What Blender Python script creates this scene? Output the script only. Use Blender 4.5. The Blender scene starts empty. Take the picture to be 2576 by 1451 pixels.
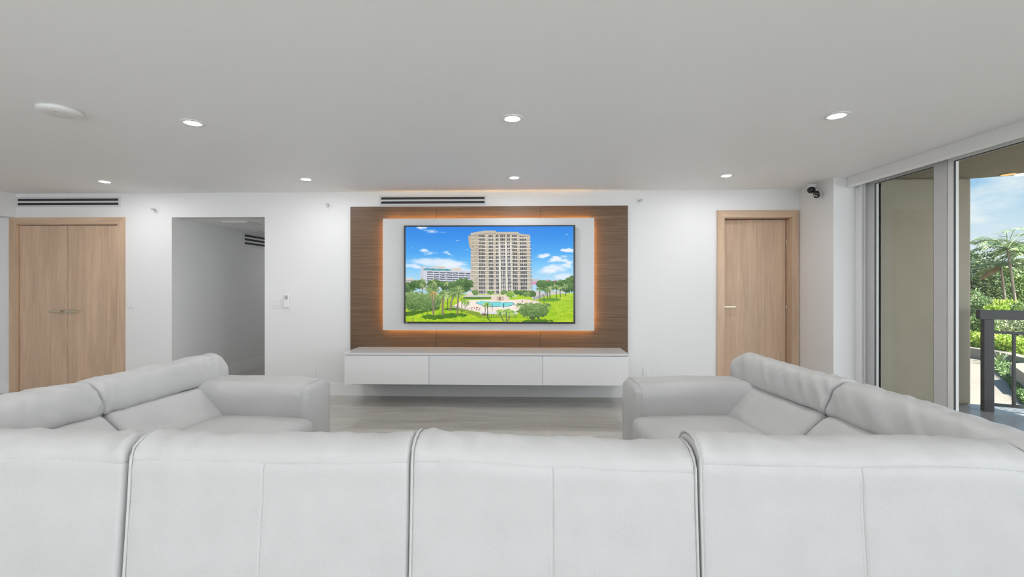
import bpy, bmesh, math, random
import numpy as np
from mathutils import Vector, Matrix, noise
from mathutils.bvhtree import BVHTree
random.seed(7)
PI = math.pi
SC = bpy.context.scene
COL = SC.collection

# ------------------------------------------------------------------ camera model
W_IMG, H_IMG = 2576, 1451
FPX, HOR = 1140.0, 712.0
CAMZ, YAW = 1.325, math.radians(1.6)
CEIL, YB = 2.40, 5.29
def ray(px, py):
    u = (px - 1288.0) / FPX; v = (HOR - py) / FPX
    s, c = math.sin(YAW), math.cos(YAW)
    return Vector((-s + u * c, c + u * s, v))
def onY(px, py, y):
    r = ray(px, py); return Vector((0, 0, CAMZ)) + r * (y / r.y)
def onX(px, py, x):
    r = ray(px, py); return Vector((0, 0, CAMZ)) + r * (x / r.x)
def onZ(px, py, z):
    r = ray(px, py); return Vector((0, 0, CAMZ)) + r * ((z - CAMZ) / r.z)
def atT(px, py, t):
    return Vector((0, 0, CAMZ)) + ray(px, py) * t

cam = bpy.data.cameras.new('camera'); camo = bpy.data.objects.new('camera', cam); COL.objects.link(camo)
cam.sensor_width = 36.0; cam.lens = 36.0 * FPX / W_IMG
cam.shift_y = -(H_IMG / 2 - HOR) / W_IMG
cam.clip_start = 0.05; cam.clip_end = 400
camo.location = (0, 0, CAMZ); camo.rotation_euler = (PI / 2, 0, YAW)
SC.camera = camo
SC.view_settings.view_transform = 'Standard'; SC.view_settings.look = 'None'
SC.view_settings.gamma = 1.0; SC.view_settings.exposure = 0.28
SC.view_settings.use_curve_mapping = False
SC.cycles.max_bounces = 8; SC.cycles.diffuse_bounces = 4; SC.cycles.adaptive_threshold = 0.08; SC.cycles.glossy_bounces = 4
SC.cycles.transparent_max_bounces = 12; SC.cycles.caustics_reflective = False; SC.cycles.caustics_refractive = False

# ------------------------------------------------------------------ colour / materials
def lin(c): return c / 12.92 if c <= 0.04045 else ((c + 0.055) / 1.055) ** 2.4
def rgb(r, g, b): return (lin(r / 255), lin(g / 255), lin(b / 255), 1.0)

class NT:
    def __init__(s, name):
        s.m = bpy.data.materials.new(name); s.m.use_nodes = True
        s.t = s.m.node_tree; s.t.nodes.clear()
        s.out = s.n('ShaderNodeOutputMaterial')
    def n(s, t, **kw):
        nd = s.t.nodes.new(t)
        for k, v in kw.items(): setattr(nd, k, v)
        return nd
    def l(s, a, b): s.t.links.new(a, b)
    def bsdf(s, col=None, rough=0.5, metal=0.0, spec=0.5):
        b = s.n('ShaderNodeBsdfPrincipled')
        if col is not None: b.inputs['Base Color'].default_value = col
        b.inputs['Roughness'].default_value = rough; b.inputs['Metallic'].default_value = metal
        b.inputs['Specular IOR Level'].default_value = spec
        s.l(b.outputs[0], s.out.inputs[0]); return b
    def coord(s, scale=(1, 1, 1), which='Object', rot=(0, 0, 0)):
        tc = s.n('ShaderNodeTexCoord'); mp = s.n('ShaderNodeMapping')
        mp.inputs['Scale'].default_value = scale; mp.inputs['Rotation'].default_value = rot
        s.l(tc.outputs[which], mp.inputs[0]); return mp.outputs[0]
    def noise(s, vec, scale, detail=3, rough=0.5, dist=0.0):
        nd = s.n('ShaderNodeTexNoise'); s.l(vec, nd.inputs['Vector'])
        nd.inputs['Scale'].default_value = scale; nd.inputs['Detail'].default_value = detail
        nd.inputs['Roughness'].default_value = rough; nd.inputs['Distortion'].default_value = dist
        return nd.outputs['Fac']
    def ramp(s, fac, stops):
        r = s.n('ShaderNodeValToRGB'); s.l(fac, r.inputs[0]); e = r.color_ramp.elements
        while len(e) < len(stops): e.new(0.5)
        for i, (p, c) in enumerate(stops): e[i].position = p; e[i].color = c
        return r.outputs[0]
    def mix(s, fac, a, b, mode='MIX'):
        m = s.n('ShaderNodeMix', data_type='RGBA', blend_type=mode)
        for inp, v in ((m.inputs[0], fac), (m.inputs[6], a), (m.inputs[7], b)):
            if hasattr(v, 'links') or hasattr(v, 'is_linked'): s.l(v, inp)
            else: inp.default_value = v
        return m.outputs[2]
    def bump(s, b, h, strength, dist):
        bp = s.n('ShaderNodeBump'); bp.inputs['Strength'].default_value = strength
        bp.inputs['Distance'].default_value = dist
        s.l(h, bp.inputs['Height']); s.l(bp.outputs[0], b.inputs['Normal'])

def plain(name, col, rough=0.5, metal=0.0, spec=0.5, nscale=None, namp=0.04):
    t = NT(name); b = t.bsdf(col, rough, metal, spec)
    if nscale:
        f = t.noise(t.coord(), nscale, 4)
        lo = tuple(c * (1 - namp) for c in col[:3]) + (1,); hi = tuple(min(1, c * (1 + namp)) for c in col[:3]) + (1,)
        t.l(t.ramp(f, [(0.3, lo), (0.7, hi)]), b.inputs['Base Color'])
    return t.m
def emit(name, col, strength):
    t = NT(name); e = t.n('ShaderNodeEmission'); e.inputs[0].default_value = col; e.inputs[1].default_value = strength
    t.l(e.outputs[0], t.out.inputs[0]); return t.m

M = {}
def paint(name, col, rough=0.55):
    t = NT(name); b = t.bsdf(col, rough, 0, 0.35)
    f = t.noise(t.coord(), 90, 4)
    t.bump(b, f, 0.05, 0.002); return t.m
M['wall'] = paint('wall_paint', (0.785, 0.785, 0.785, 1))
M['ceiling'] = paint('ceiling_paint', (0.93, 0.93, 0.93, 1), 0.6)
M['trimwhite'] = plain('trim_white', (0.84, 0.84, 0.845, 1), 0.35, nscale=30, namp=0.01)
M['plastic'] = plain('white_plastic', (0.80, 0.80, 0.80, 1), 0.35, nscale=40, namp=0.01)
M['plastic_grey'] = plain('grey_plastic', (0.42, 0.42, 0.43, 1), 0.4, nscale=40, namp=0.02)
M['ventgrey'] = plain('vent_white_metal', (0.62, 0.62, 0.63, 1), 0.4, nscale=40, namp=0.02)
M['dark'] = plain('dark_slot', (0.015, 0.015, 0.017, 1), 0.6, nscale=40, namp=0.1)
M['black'] = plain('black_gloss', (0.012, 0.012, 0.013, 1), 0.3, nscale=40, namp=0.1)
M['blackmetal'] = plain('black_rail_metal', (0.03, 0.032, 0.032, 1), 0.45, nscale=60, namp=0.2)
M['alu'] = plain('grey_aluminium', (0.56, 0.56, 0.56, 1), 0.4, 0.0, nscale=30, namp=0.02)
M['alulight'] = plain('light_aluminium', (0.78, 0.78, 0.78, 1), 0.38, 0.0, nscale=30, namp=0.02)
M['lipwhite'] = plain('gloss_white_lip', (0.86, 0.86, 0.87, 1), 0.12, nscale=30, namp=0.01)
M['vane'] = plain('vent_vane', (.055, .055, .058, 1), .5, nscale=40, namp=.05)
M['gasket'] = plain('gasket', (0.05, 0.05, 0.05, 1), 0.6, nscale=30, namp=0.1)
M['nickel'] = plain('champagne_nickel', (0.60, 0.52, 0.39, 1), 0.34, 0.8, nscale=60, namp=0.03)
M['lens'] = emit('lamp_lens', (1.0, 0.985, 0.96, 1), 45.0)
M['warmlens'] = emit('warm_lens', (1.0, 0.55, 0.22, 1), 1.1)
M['led'] = emit('led_strip', (1.0, 0.50, 0.09, 1), 72.0)
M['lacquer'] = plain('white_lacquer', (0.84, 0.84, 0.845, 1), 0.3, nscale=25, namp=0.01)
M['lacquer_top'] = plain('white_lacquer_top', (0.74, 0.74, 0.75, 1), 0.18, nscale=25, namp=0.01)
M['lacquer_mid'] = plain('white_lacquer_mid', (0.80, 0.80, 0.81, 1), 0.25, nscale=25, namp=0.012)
M['panelwhite'] = plain('panel_grey_white', (0.62, 0.62, 0.62, 1), 0.4, nscale=25, namp=0.01)

def wood(name, c0, c1, c2, axis, fine=55.0, stretch=1.2, rough=0.42, bands=3.0, dist=0.6):
    """grain runs along axis"""
    t = NT(name); b = t.bsdf(None, rough, 0, 0.4)
    sc = [fine, fine, fine]; sc[axis] = stretch
    v = t.coord(tuple(sc)); f = t.noise(v, 1.0, 5, 0.62, dist)
    sb = [bands, bands, bands]; sb[axis] = bands * 0.07
    f2 = t.noise(t.coord(tuple(sb)), 1.0, 3, 0.5, 0.8)
    a = t.ramp(f, [(0.25, c0), (0.5, c1), (0.78, c2)])
    dk = t.ramp(f2, [(0.3, (0.85, 0.845, 0.84, 1)), (0.7, (1.07, 1.07, 1.07, 1))])
    t.l(t.mix(1.0, a, dk, 'MULTIPLY'), b.inputs['Base Color'])
    t.bump(b, f, 0.15, 0.001); return t.m
oc = [rgb(186, 156, 130), rgb(205, 176, 150), rgb(219, 192, 168)]
M['oak_v'] = wood('oak_vertical', *oc, 2, 190, 3.4, bands=14.0)
M['oak_h'] = wood('oak_horizontal', *oc, 0, 190, 3.4, bands=14.0)
M['walnut'] = wood('walnut_horizontal', rgb(80, 61, 44), rgb(104, 81, 60), rgb(128, 103, 79), 0, 150, 2.2, 0.45, 9.0, 0.4)

def floor_mat():
    t = NT('porcelain_tile'); b = t.bsdf(None, 0.07, 0, 0.6)
    f = t.noise(t.coord((1.1, 4.5, 1)), 1.0, 6, 0.6, 1.6)
    f2 = t.noise(t.coord((2.5, 40, 1)), 1.0, 4, 0.6, 0.5)
    a = t.ramp(f, [(0.3, rgb(176, 171, 163)), (0.7, rgb(198, 193, 186))])
    a2 = t.ramp(f2, [(0.35, (0.97, 0.97, 0.97, 1)), (0.7, (1.03, 1.03, 1.03, 1))])
    c = t.mix(1.0, a, a2, 'MULTIPLY')
    mp = t.n('ShaderNodeMapping'); tc = t.n('ShaderNodeTexCoord'); t.l(tc.outputs['Object'], mp.inputs[0])
    mp.inputs['Location'].default_value = (1.0 + 1.21 * 8, -4.30 + 1.21 * 8, 0)
    br = t.n('ShaderNodeTexBrick'); t.l(mp.outputs[0], br.inputs['Vector'])
    br.offset = 0.0; br.squash = 1.0
    br.inputs['Scale'].default_value = 1.0; br.inputs['Mortar Size'].default_value = 0.0022
    br.inputs['Mortar Smooth'].default_value = 0.0
    br.inputs['Brick Width'].default_value = 1.21; br.inputs['Row Height'].default_value = 1.21
    br.inputs['Color1'].default_value = (1, 1, 1, 1); br.inputs['Color2'].default_value = (0.97, 0.97, 0.97, 1)
    br.inputs['Mortar'].default_value = (1.12, 1.12, 1.1, 1)
    t.l(t.mix(1.0, c, br.outputs['Color'], 'MULTIPLY'), b.inputs['Base Color'])
    r = t.ramp(f, [(0.3, (0.05, 0.05, 0.05, 1)), (0.7, (0.09, 0.09, 0.09, 1))])
    t.l(r, b.inputs['Roughness']); return t.m
M['floor'] = floor_mat()

def leather(name, col):
    t = NT(name); b = t.bsdf(col, 0.42, 0, 0.4)
    v = t.coord()
    vo = t.n('ShaderNodeTexVoronoi', feature='F1'); t.l(v, vo.inputs['Vector']); vo.inputs['Scale'].default_value = 260
    n1 = t.noise(v, 120, 4, 0.6); n2 = t.noise(v, 6, 3)
    ad = t.n('ShaderNodeMath', operation='MULTIPLY_ADD'); t.l(vo.outputs['Distance'], ad.inputs[0])
    ad.inputs[1].default_value = 0.55; t.l(n1, ad.inputs[2])
    t.bump(b, ad.outputs[0], 0.5, 0.0015)
    lo = tuple(c * 0.965 for c in col[:3]) + (1,); hi = tuple(c * 1.02 for c in col[:3]) + (1,)
    t.l(t.ramp(n2, [(0.3, lo), (0.7, hi)]), b.inputs['Base Color'])
    return t.m
M['leather'] = leather('white_leather', (0.55, 0.549, 0.546, 1))
M['thread'] = plain('thread', (0.60, 0.60, 0.60, 1), 0.6, nscale=200, namp=0.05)
M['welt'] = leather('leather_welt', (0.56, 0.56, 0.555, 1))

def glass_mat():
    t = NT('window_glass')
    tr = t.n('ShaderNodeBsdfTransparent'); tr.inputs[0].default_value = (0.93, 0.95, 0.94, 1)
    gl = t.n('ShaderNodeBsdfGlossy'); gl.inputs['Roughness'].default_value = 0.0
    lw = t.n('ShaderNodeLayerWeight'); lw.inputs['Blend'].default_value = .5
    pw = t.n('ShaderNodeMath', operation='POWER'); t.l(lw.outputs['Facing'], pw.inputs[0]); pw.inputs[1].default_value = 5
    ma = t.n('ShaderNodeMath', operation='MULTIPLY_ADD'); t.l(pw.outputs[0], ma.inputs[0]); ma.inputs[1].default_value = .5; ma.inputs[2].default_value = .025
    mx = t.n('ShaderNodeMixShader'); t.l(ma.outputs[0], mx.inputs[0]); t.l(tr.outputs[0], mx.inputs[1]); t.l(gl.outputs[0], mx.inputs[2])
    t.l(mx.outputs[0], t.out.inputs[0]); return t.m
M['glass'] = glass_mat()
def stucco():
    t = NT('stucco'); b = t.bsdf(None, 0.85, 0, 0.2)
    v = t.coord(); n = t.noise(v, 160, 5, 0.7); n2 = t.noise(v, 3, 3)
    c = t.ramp(n, [(0.3, rgb(132, 126, 110)), (0.7, rgb(164, 157, 141))])
    t.l(t.mix(0.15, c, t.ramp(n2, [(0.3, rgb(136, 132, 110)), (0.7, rgb(174, 162, 148))])), b.inputs['Base Color'])
    t.bump(b, n, 0.6, 0.004); return t.m
M['stucco'] = stucco()
M['balcony'] = plain('balcony_tile', rgb(150, 148, 148), 0.3, nscale=8, namp=0.08)
M['coral'] = plain('coral_stone', rgb(146, 136, 122), 0.8, nscale=5, namp=0.06)
M['terrace'] = plain('bounce_terrace_stone', (.74, .74, .75, 1), 0.8, nscale=5, namp=0.05)
M['soil'] = plain('garden_soil', rgb(96, 88, 66), 0.9, nscale=4, namp=0.2)
def leafmat(name, a, b_, c):
    t = NT(name); b = t.bsdf(None, 0.45, 0, 0.4)
    f = t.noise(t.coord(), 3.2, 4, 0.6)
    t.l(t.ramp(f, [(0.3, a), (0.5, b_), (0.72, c)]), b.inputs['Base Color'])
    t.m.use_backface_culling = False
    return t.m
M['leaf_mid'] = leafmat('leaf_mid', rgb(69, 97, 46), rgb(116, 144, 78), rgb(170, 185, 113))
M['leaf_dark'] = leafmat('leaf_dark', rgb(53, 73, 42), rgb(91, 112, 67), rgb(140, 149, 100))
M['leaf_bright'] = leafmat('leaf_bright', rgb(109, 141, 42), rgb(168, 194, 75), rgb(219, 221, 104))
M['leaf_palm'] = leafmat('leaf_palm', rgb(77, 105, 62), rgb(134, 158, 104), rgb(203, 206, 154))
M['leaf_silver'] = leafmat('leaf_silver', rgb(123, 141, 104), rgb(176, 187, 145), rgb(229, 225, 184))
M['leaf_dead'] = leafmat('leaf_dead', rgb(150, 118, 76), rgb(178, 148, 102), rgb(200, 174, 130))
M['cover'] = leafmat('ground_cover_leaf', rgb(73, 100, 55), rgb(107, 137, 78), rgb(156, 177, 110))
M['trunk'] = plain('palm_trunk', rgb(150, 138, 122), 0.85, nscale=9, namp=0.2)
M['bark'] = plain('brown_bark', rgb(104, 80, 62), 0.9, nscale=12, namp=0.3)

# ------------------------------------------------------------------ mesh helpers
def link(name, me, mat, parent=None, smooth=False, loc=(0, 0, 0)):
    o = bpy.data.objects.new(name, me); COL.objects.link(o)
    for m in (mat if isinstance(mat, (list, tuple)) else [mat]): me.materials.append(m)
    if smooth: me.polygons.foreach_set('use_smooth', [True] * len(me.polygons))
    o.location = loc
    if parent: o.parent = parent
    return o
def bmobj(name, bm, mat, parent=None, smooth=False, loc=(0, 0, 0), autosmooth=None):
    me = bpy.data.meshes.new(name); bm.normal_update(); bm.to_mesh(me); bm.free()
    o = link(name, me, mat, parent, smooth, loc)
    if autosmooth is not None:
        me.polygons.foreach_set('use_smooth', [True] * len(me.polygons))
        try: me.set_sharp_from_angle(angle=autosmooth)
        except Exception: pass
    return o
def tag(o, label, cat, group=None, kind=None):
    o['label'] = label; o['category'] = cat
    if group: o['group'] = group
    if kind: o['kind'] = kind
    return o
def empty(name, loc, rz=0.0):
    o = bpy.data.objects.new(name, None); COL.objects.link(o); o.location = loc; o.rotation_euler = (0, 0, rz)
    o.empty_display_size = 0.1; return o
def addbox(bm, x0, x1, y0, y1, z0, z1, bev=0.0, seg=2):
    r = bmesh.ops.create_cube(bm, size=1.0); vs = r['verts']
    for v in vs:
        v.co = Vector(((x0 + x1) / 2 + v.co.x * (x1 - x0), (y0 + y1) / 2 + v.co.y * (y1 - y0), (z0 + z1) / 2 + v.co.z * (z1 - z0)))
    if bev > 0:
        es = list({e for v in vs for e in v.link_edges})
        bmesh.ops.bevel(bm, geom=es, offset=bev, segments=seg, profile=0.5, affect='EDGES')
def box(name, x0, x1, y0, y1, z0, z1, mat, parent=None, bev=0.0):
    """box in world coordinates; origin moved into the parent's frame (unrotated parents)"""
    bm = bmesh.new(); o = Vector(parent.location) if parent else Vector((0, 0, 0))
    p = parent
    if p is not None and p.parent is not None: o = o + Vector(p.parent.location)
    addbox(bm, x0 - o.x, x1 - o.x, y0 - o.y, y1 - o.y, z0 - o.z, z1 - o.z, bev)
    return bmobj(name, bm, mat, parent)
def lathe(bm, prof, seg=32, axis='z', cap=True):
    """prof: list of (r, h) ; revolve about axis through origin"""
    rings = []
    for r, h in prof:
        ring = []
        for k in range(seg):
            a = 2 * PI * k / seg; p = (r * math.cos(a), r * math.sin(a), h)
            if axis == 'y': p = (p[0], p[2], p[1])
            if axis == 'x': p = (p[2], p[0], p[1])
            ring.append(bm.verts.new(p))
        rings.append(ring)
    for a, b in zip(rings, rings[1:]):
        for k in range(seg):
            bm.faces.new((a[k], a[(k + 1) % seg], b[(k + 1) % seg], b[k]))
    if cap:
        if prof[0][0] > 1e-6: bm.faces.new(list(reversed(rings[0])))
        if prof[-1][0] > 1e-6: bm.faces.new(rings[-1])
    bmesh.ops.recalc_face_normals(bm, faces=bm.faces)
def tube(bm, pts, rad, seg=8):
    pts = [Vector(p) for p in pts]; rings = []
    n = len(pts)
    for i, p in enumerate(pts):
        d = (pts[min(i + 1, n - 1)] - pts[max(i - 1, 0)]).normalized()
        up = Vector((0, 0, 1)) if abs(d.z) < 0.95 else Vector((1, 0, 0))
        a = d.cross(up).normalized(); b = a.cross(d)
        r = rad[i] if isinstance(rad, (list, tuple)) else rad
        rings.append([bm.verts.new(p + a * r * math.cos(2 * PI * k / seg) + b * r * math.sin(2 * PI * k / seg)) for k in range(seg)])
    for A, B in zip(rings, rings[1:]):
        for k in range(seg): bm.faces.new((A[k], A[(k + 1) % seg], B[(k + 1) % seg], B[k]))
    bm.faces.new(list(reversed(rings[0]))); bm.faces.new(rings[-1])
def prism(bm, poly, z0, z1):
    a = [bm.verts.new((x, y, z0)) for x, y in poly]; b = [bm.verts.new((x, y, z1)) for x, y in poly]
    n = len(poly)
    for i in range(n): bm.faces.new((a[i], a[(i + 1) % n], b[(i + 1) % n], b[i]))
    bm.faces.new(list(reversed(a))); bm.faces.new(b)
    bmesh.ops.recalc_face_normals(bm, faces=bm.faces)
def struct(o, label, cat):
    return tag(o, label, cat, kind='structure')

# ------------------------------------------------------------------ room shell
XL, XR, YR = -7.6, 3.42, -3.6
XC, YC = 3.147, 4.71                      # column beside the sliding door
xhl, xhr = onY(432, 600, YB).x, onY(666, 600, YB).x
ZH = onY(548, 546, YB).z
dl0, dl1, dlz = onY(27, 600, YB).x, onY(316, 600, YB).x, onY(170, 547, YB).z
dr0, dr1, drz = onY(1803, 600, YB).x, onY(2007, 600, YB).x, onY(1905, 529, YB).z
CAS = 0.085
bm = bmesh.new(); addbox(bm, XL - .2, 3.46, YR - .2, 9.2, -0.12, 0)
struct(bmobj('floor', bm, M['floor']), 'large pale greige porcelain floor tiles across the living room', 'floor')
bm = bmesh.new(); addbox(bm, XL - .2, 3.50, YR - .2, YB + .3, CEIL, CEIL + .25)
struct(bmobj('ceiling', bm, M['ceiling']), 'flat white living room ceiling with recessed downlights', 'ceiling')
TW = 0.16
def openings_wall():
    bm = bmesh.new(); y0, y1 = YB, YB + TW
    def s(x0, x1, z0, z1): addbox(bm, x0, x1, y0, y1, z0, z1)
    a0, a1, az = dl0 + .05, dl1 - .05, dlz - .05
    b0, b1, bz = dr0 + .05, dr1 - .05, drz - .05
    s(XL, a0, 0, CEIL); s(a0, a1, az, CEIL); s(a1, xhl, 0, CEIL); s(xhl, xhr, ZH, CEIL); s(xhr, b0, 0, CEIL)
    s(b0, b1, bz, CEIL); s(b1, 3.55, 0, CEIL)
    return bm
struct(bmobj('wall_back', openings_wall(), M['wall']), 'white wall behind the television with doorways', 'wall')
struct(box('wall_left', XL - .15, XL, YR, YB + TW, 0, CEIL, M['wall']), 'white side wall beyond the left soffit', 'wall')
bm = bmesh.new(); addbox(bm, XL, -5.2, YR - .15, YR, 0, CEIL); addbox(bm, 3.2, 3.5, YR - .15, YR, 0, CEIL); addbox(bm, -5.2, 3.2, YR - .15, YR, 2.32, CEIL)
struct(bmobj('wall_rear', bm, M['wall']), 'white wall around the glazing behind the viewer', 'wall')
w2 = empty('window_2', (-1.0, YR - .08, 0)); struct(w2, 'unseen wide sliding glass doors assumed behind the viewer', 'window')  # unseen glazing, put in so daylight reaches the sofa backs and far wall
for k in range(5):
    a = -5.2 + 1.68 * k; bm = bmesh.new(); x0_, x1_ = a + 1.0, a + 2.68
    addbox(bm, x0_, x0_ + .05, -.03, .03, .0, 2.32); addbox(bm, x1_ - .05, x1_, -.03, .03, .0, 2.32); addbox(bm, x0_ + .05, x1_ - .05, -.03, .03, 2.26, 2.32); addbox(bm, x0_ + .05, x1_ - .05, -.03, .03, 0, .06)
    fr_ = bmobj('sash', bm, M['alulight'], w2)
    bm = bmesh.new(); addbox(bm, x0_ + .05, x1_ - .05, -.003, .003, .06, 2.26); bmobj('pane', bm, M['glass'], fr_)
bm = bmesh.new(); addbox(bm, XL, 3.5, -5.6, YR - .15, -.22, -.02); struct(bmobj('floor_bounce_terrace', bm, M['terrace']), 'unseen pale stone terrace added behind the viewer to bounce light', 'floor')  # unseen slab added to bounce sunlight up onto the ceiling
xs = onY(40, 490, YB).x; zs = onY(27, 548, YB).z
struct(box('trim_soffit', XL, xs, YR, YB, zs + .003, CEIL - .0005, M['wall']), 'white dropped ceiling soffit at the far left', 'soffit')
struct(box('wall_right', XC, 3.62, YC, YB, 0, CEIL, M['wall']), 'white column of wall between the single door and sliding glass', 'wall')
# hallway
YH = 8.6
bm = bmesh.new(); addbox(bm, xhl - .12, xhl, YB + TW, YH, 0, ZH + .1)
struct(bmobj('wall_hallway_left', bm, M['wall']), 'white left wall inside the hallway opening', 'wall')
struct(box('wall_hallway_right', xhr, xhr + .12, YB + TW, YH, 0, ZH + .1, M['wall']), 'white right wall inside the hallway', 'wall')
struct(box('wall_hallway_end', xhl - .12, xhr + .12, YH, YH + .12, 0, ZH + .1, M['wall']), 'white end wall of the hallway', 'wall')
struct(box('trim_hallway_ceiling', xhl, xhr, YB + TW, YH, ZH, ZH + .1, M['ceiling']), 'white hallway ceiling', 'ceiling')
BBH = onY(1200, 967, YB).z
struct(box('baseboard_hallway', xhl, xhl + .014, YB + .01, YH, 0, .155, M['trimwhite']), 'white baseboard along the hallway wall', 'baseboard')
for nm, x0, x1, lb in (('baseboard_back', xhr, dr0 - .001, 'white baseboard running under the floating console'),
                   ('baseboard_left', dl1 + .001, xhl, 'white baseboard between double doors and hallway'),
                   ('baseboard_far_left', XL, dl0 - .001, 'white baseboard left of the double doors'),
                   ('baseboard_corner', dr1 + .001, XC, 'white baseboard right of the single door')):
    struct(box(nm, x0, x1, YB - .015, YB, 0, BBH, M['trimwhite'], bev=.002), lb, 'baseboard')
bm = bmesh.new(); addbox(bm, XC - .014, XC, YC - .014, YB - .016, 0, BBH, .002); addbox(bm, XC, 3.33, YC - .014, YC, 0, BBH, .002)
struct(bmobj('baseboard_right', bm, M['trimwhite']), 'white baseboard around the column', 'baseboard')
# closets behind the doors
for nm, x0, x1, lb in (('wall_closet_left', dl0 - .1, dl1 + .05, 'dark closet shell behind the double doors'),
                       ('wall_closet_right', dr0 - .1, dr1 + .1, 'closet shell behind the single door')):
    bm = bmesh.new(); y0 = YB + TW; y1 = y0 + 1.1
    addbox(bm, x0, x1, y1, y1 + .1, 0, 2.4); addbox(bm, x0 - .1, x0, y0, y1 + .1, 0, 2.4); addbox(bm, x1, x1 + .1, y0, y1 + .1, 0, 2.4)
    addbox(bm, x0 - .1, x1 + .1, y0, y1 + .1, 2.4, 2.5)
    struct(bmobj(nm, bm, M['wall']), lb, 'wall')

# ------------------------------------------------------------------ doors
def frame(parent, x0, x1, zt, deep):
    ox, oy = parent.location.x, parent.location.y
    yf = YB - .02; ci = .082
    def part(nm, fn, mat):
        bm = bmesh.new(); fn(bm); bm.transform(Matrix.Translation((-ox, -oy, 0))); return bmobj(nm, bm, mat, parent)
    def quad_prism(bm, pts, y0, y1):
        a = [bm.verts.new((x, y0, z)) for x, z in pts]; b = [bm.verts.new((x, y1, z)) for x, z in pts]
        for i in range(4): bm.faces.new((a[i], a[(i + 1) % 4], b[(i + 1) % 4], b[i]))
        bm.faces.new(a); bm.faces.new(list(reversed(b))); bmesh.ops.recalc_face_normals(bm, faces=bm.faces)
    part('casing', lambda bm: quad_prism(bm, [(x0, 0), (x0 + ci, 0), (x0 + ci, zt - ci), (x0, zt)], yf, YB + .005), M['oak_v'])
    part('casing', lambda bm: quad_prism(bm, [(x1, 0), (x1, zt), (x1 - ci, zt - ci), (x1 - ci, 0)], yf, YB + .005), M['oak_v'])
    part('casing', lambda bm: quad_prism(bm, [(x0, zt), (x0 + ci, zt - ci), (x1 - ci, zt - ci), (x1, zt)], yf, YB + .005), M['oak_h'])
    def jamb(bm):
        addbox(bm, x0 + .05, x0 + ci + .006, YB - .006, YB + deep, 0, zt - .05); addbox(bm, x1 - ci - .006, x1 - .05, YB - .006, YB + deep, 0, zt - .05)
    part('jamb', jamb, M['oak_v'])
    part('head_jamb', lambda bm: addbox(bm, x0 + ci, x1 - ci, YB - .006, YB + deep, zt - ci - .006, zt - .05), M['oak_h'])
    return yf, ci
def lever(parent, sx, mat=None):
    """handle in the local frame of its leaf; local -y faces the room"""
    bm = bmesh.new(); addbox(bm, -.026, .026, -.008, 0, -.026, .026, .002)
    h = bmobj('handle', bm, M['nickel'], parent)
    bm = bmesh.new(); lathe(bm, [(.010, -.052), (.010, -.006)], 16, 'y')
    a, b = sorted((-.012 * sx, .135 * sx))
    addbox(bm, a, b, -.064, -.050, -.010, .010, .003)
    l = bmobj('lever', bm, M['nickel'], h); return h
# double door
d1 = empty('door_1', ((dl0 + dl1) / 2, YB, 0)); struct(d1, 'closed pair of light oak doors with two lever handles at far left', 'door')
yf, ci = frame(d1, dl0, dl1, dlz, .12)
xm = onY(172, 700, YB + .02).x; gz = dlz - ci - .012
hz = onY(165, 783, YB).z
for x0, x1, hs in ((dl0 + ci + .012, xm - .002, -1), (xm + .002, dl1 - ci - .012, 1)):
    o = box('door_leaf', x0, x1, YB + .012, YB + .055, .008, gz, M['oak_v'], d1, bev=.002)
    h = lever(o, hs); h.location = ((x1 - .045 if hs < 0 else x0 + .045) - d1.location.x, YB + .012 - d1.location.y, hz)
# single ajar door
d2 = empty('door_2', ((dr0 + dr1) / 2, YB, 0)); struct(d2, 'light oak single door standing slightly ajar beside the column', 'door')
yf, ci = frame(d2, dr0, dr1, drz, .16)
hx = dr1 - ci - .016 - d2.location.x; wleaf = (dr1 - dr0) - 2 * ci - .026
bm = bmesh.new(); addbox(bm, -wleaf, 0, 0, .042, .008, drz - ci - .014, .002)
leaf = bmobj('door_leaf', bm, M['oak_v'], d2); leaf.location = (hx, .072, 0); leaf.rotation_euler = (0, 0, math.radians(-4.5))
h = lever(leaf, 1); h.location = (-wleaf + .022, 0, onY(1835, 771, YB + .1).z)
bm = bmesh.new()
for z in (.25, 1.05, onY(1979, 607, YB + .06).z): lathe(bm, [(.004, z - .020), (.004, z + .020)], 12)
hg = bmobj('hinge', bm, M['nickel'], d2); hg.location = (hx + .007, .068, 0)

# ------------------------------------------------------------------ sliding glass door, valance
XG = 3.45
win = empty('window_1', (XG, 3.0, 0)); struct(win, 'floor to ceiling sliding glass door with grey frame', 'window')
gy = [onX(2205, 600, XG).y, onX(2355, 600, XG).y, onX(2388, 600, XG).y, onX(2405, 600, XG).y]
ZG = onX(2206, 461, XG).z
def wpart(nm, fn, mat):
    bm = bmesh.new(); fn(bm); bm.transform(Matrix.Translation((-XG, -3.0, 0))); return bmobj(nm, bm, mat, win)
y0 = YC - .002
YE = YR + .15
def f_jamb(bm):
    addbox(bm, XG - .085, XG + .10, y0 - .05, y0, 0, 2.40)
    for k, dx in enumerate((-.085, -.05, -.02)): addbox(bm, XG + dx, XG + dx + .012, y0 - .068, y0 - .05, 0, 2.40)
wpart('jamb', f_jamb, M['alulight'])
wpart('head_track', lambda bm: (addbox(bm, XG - .10, XG + .10, YE, y0, ZG + .05, 2.40), addbox(bm, XG - .07, XG - .05, YE, y0, ZG + .02, ZG + .06)), M['alu'])
wpart('sill_track', lambda bm: addbox(bm, XG - .10, XG + .10, YE, y0, 0, .03), M['alu'])
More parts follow.
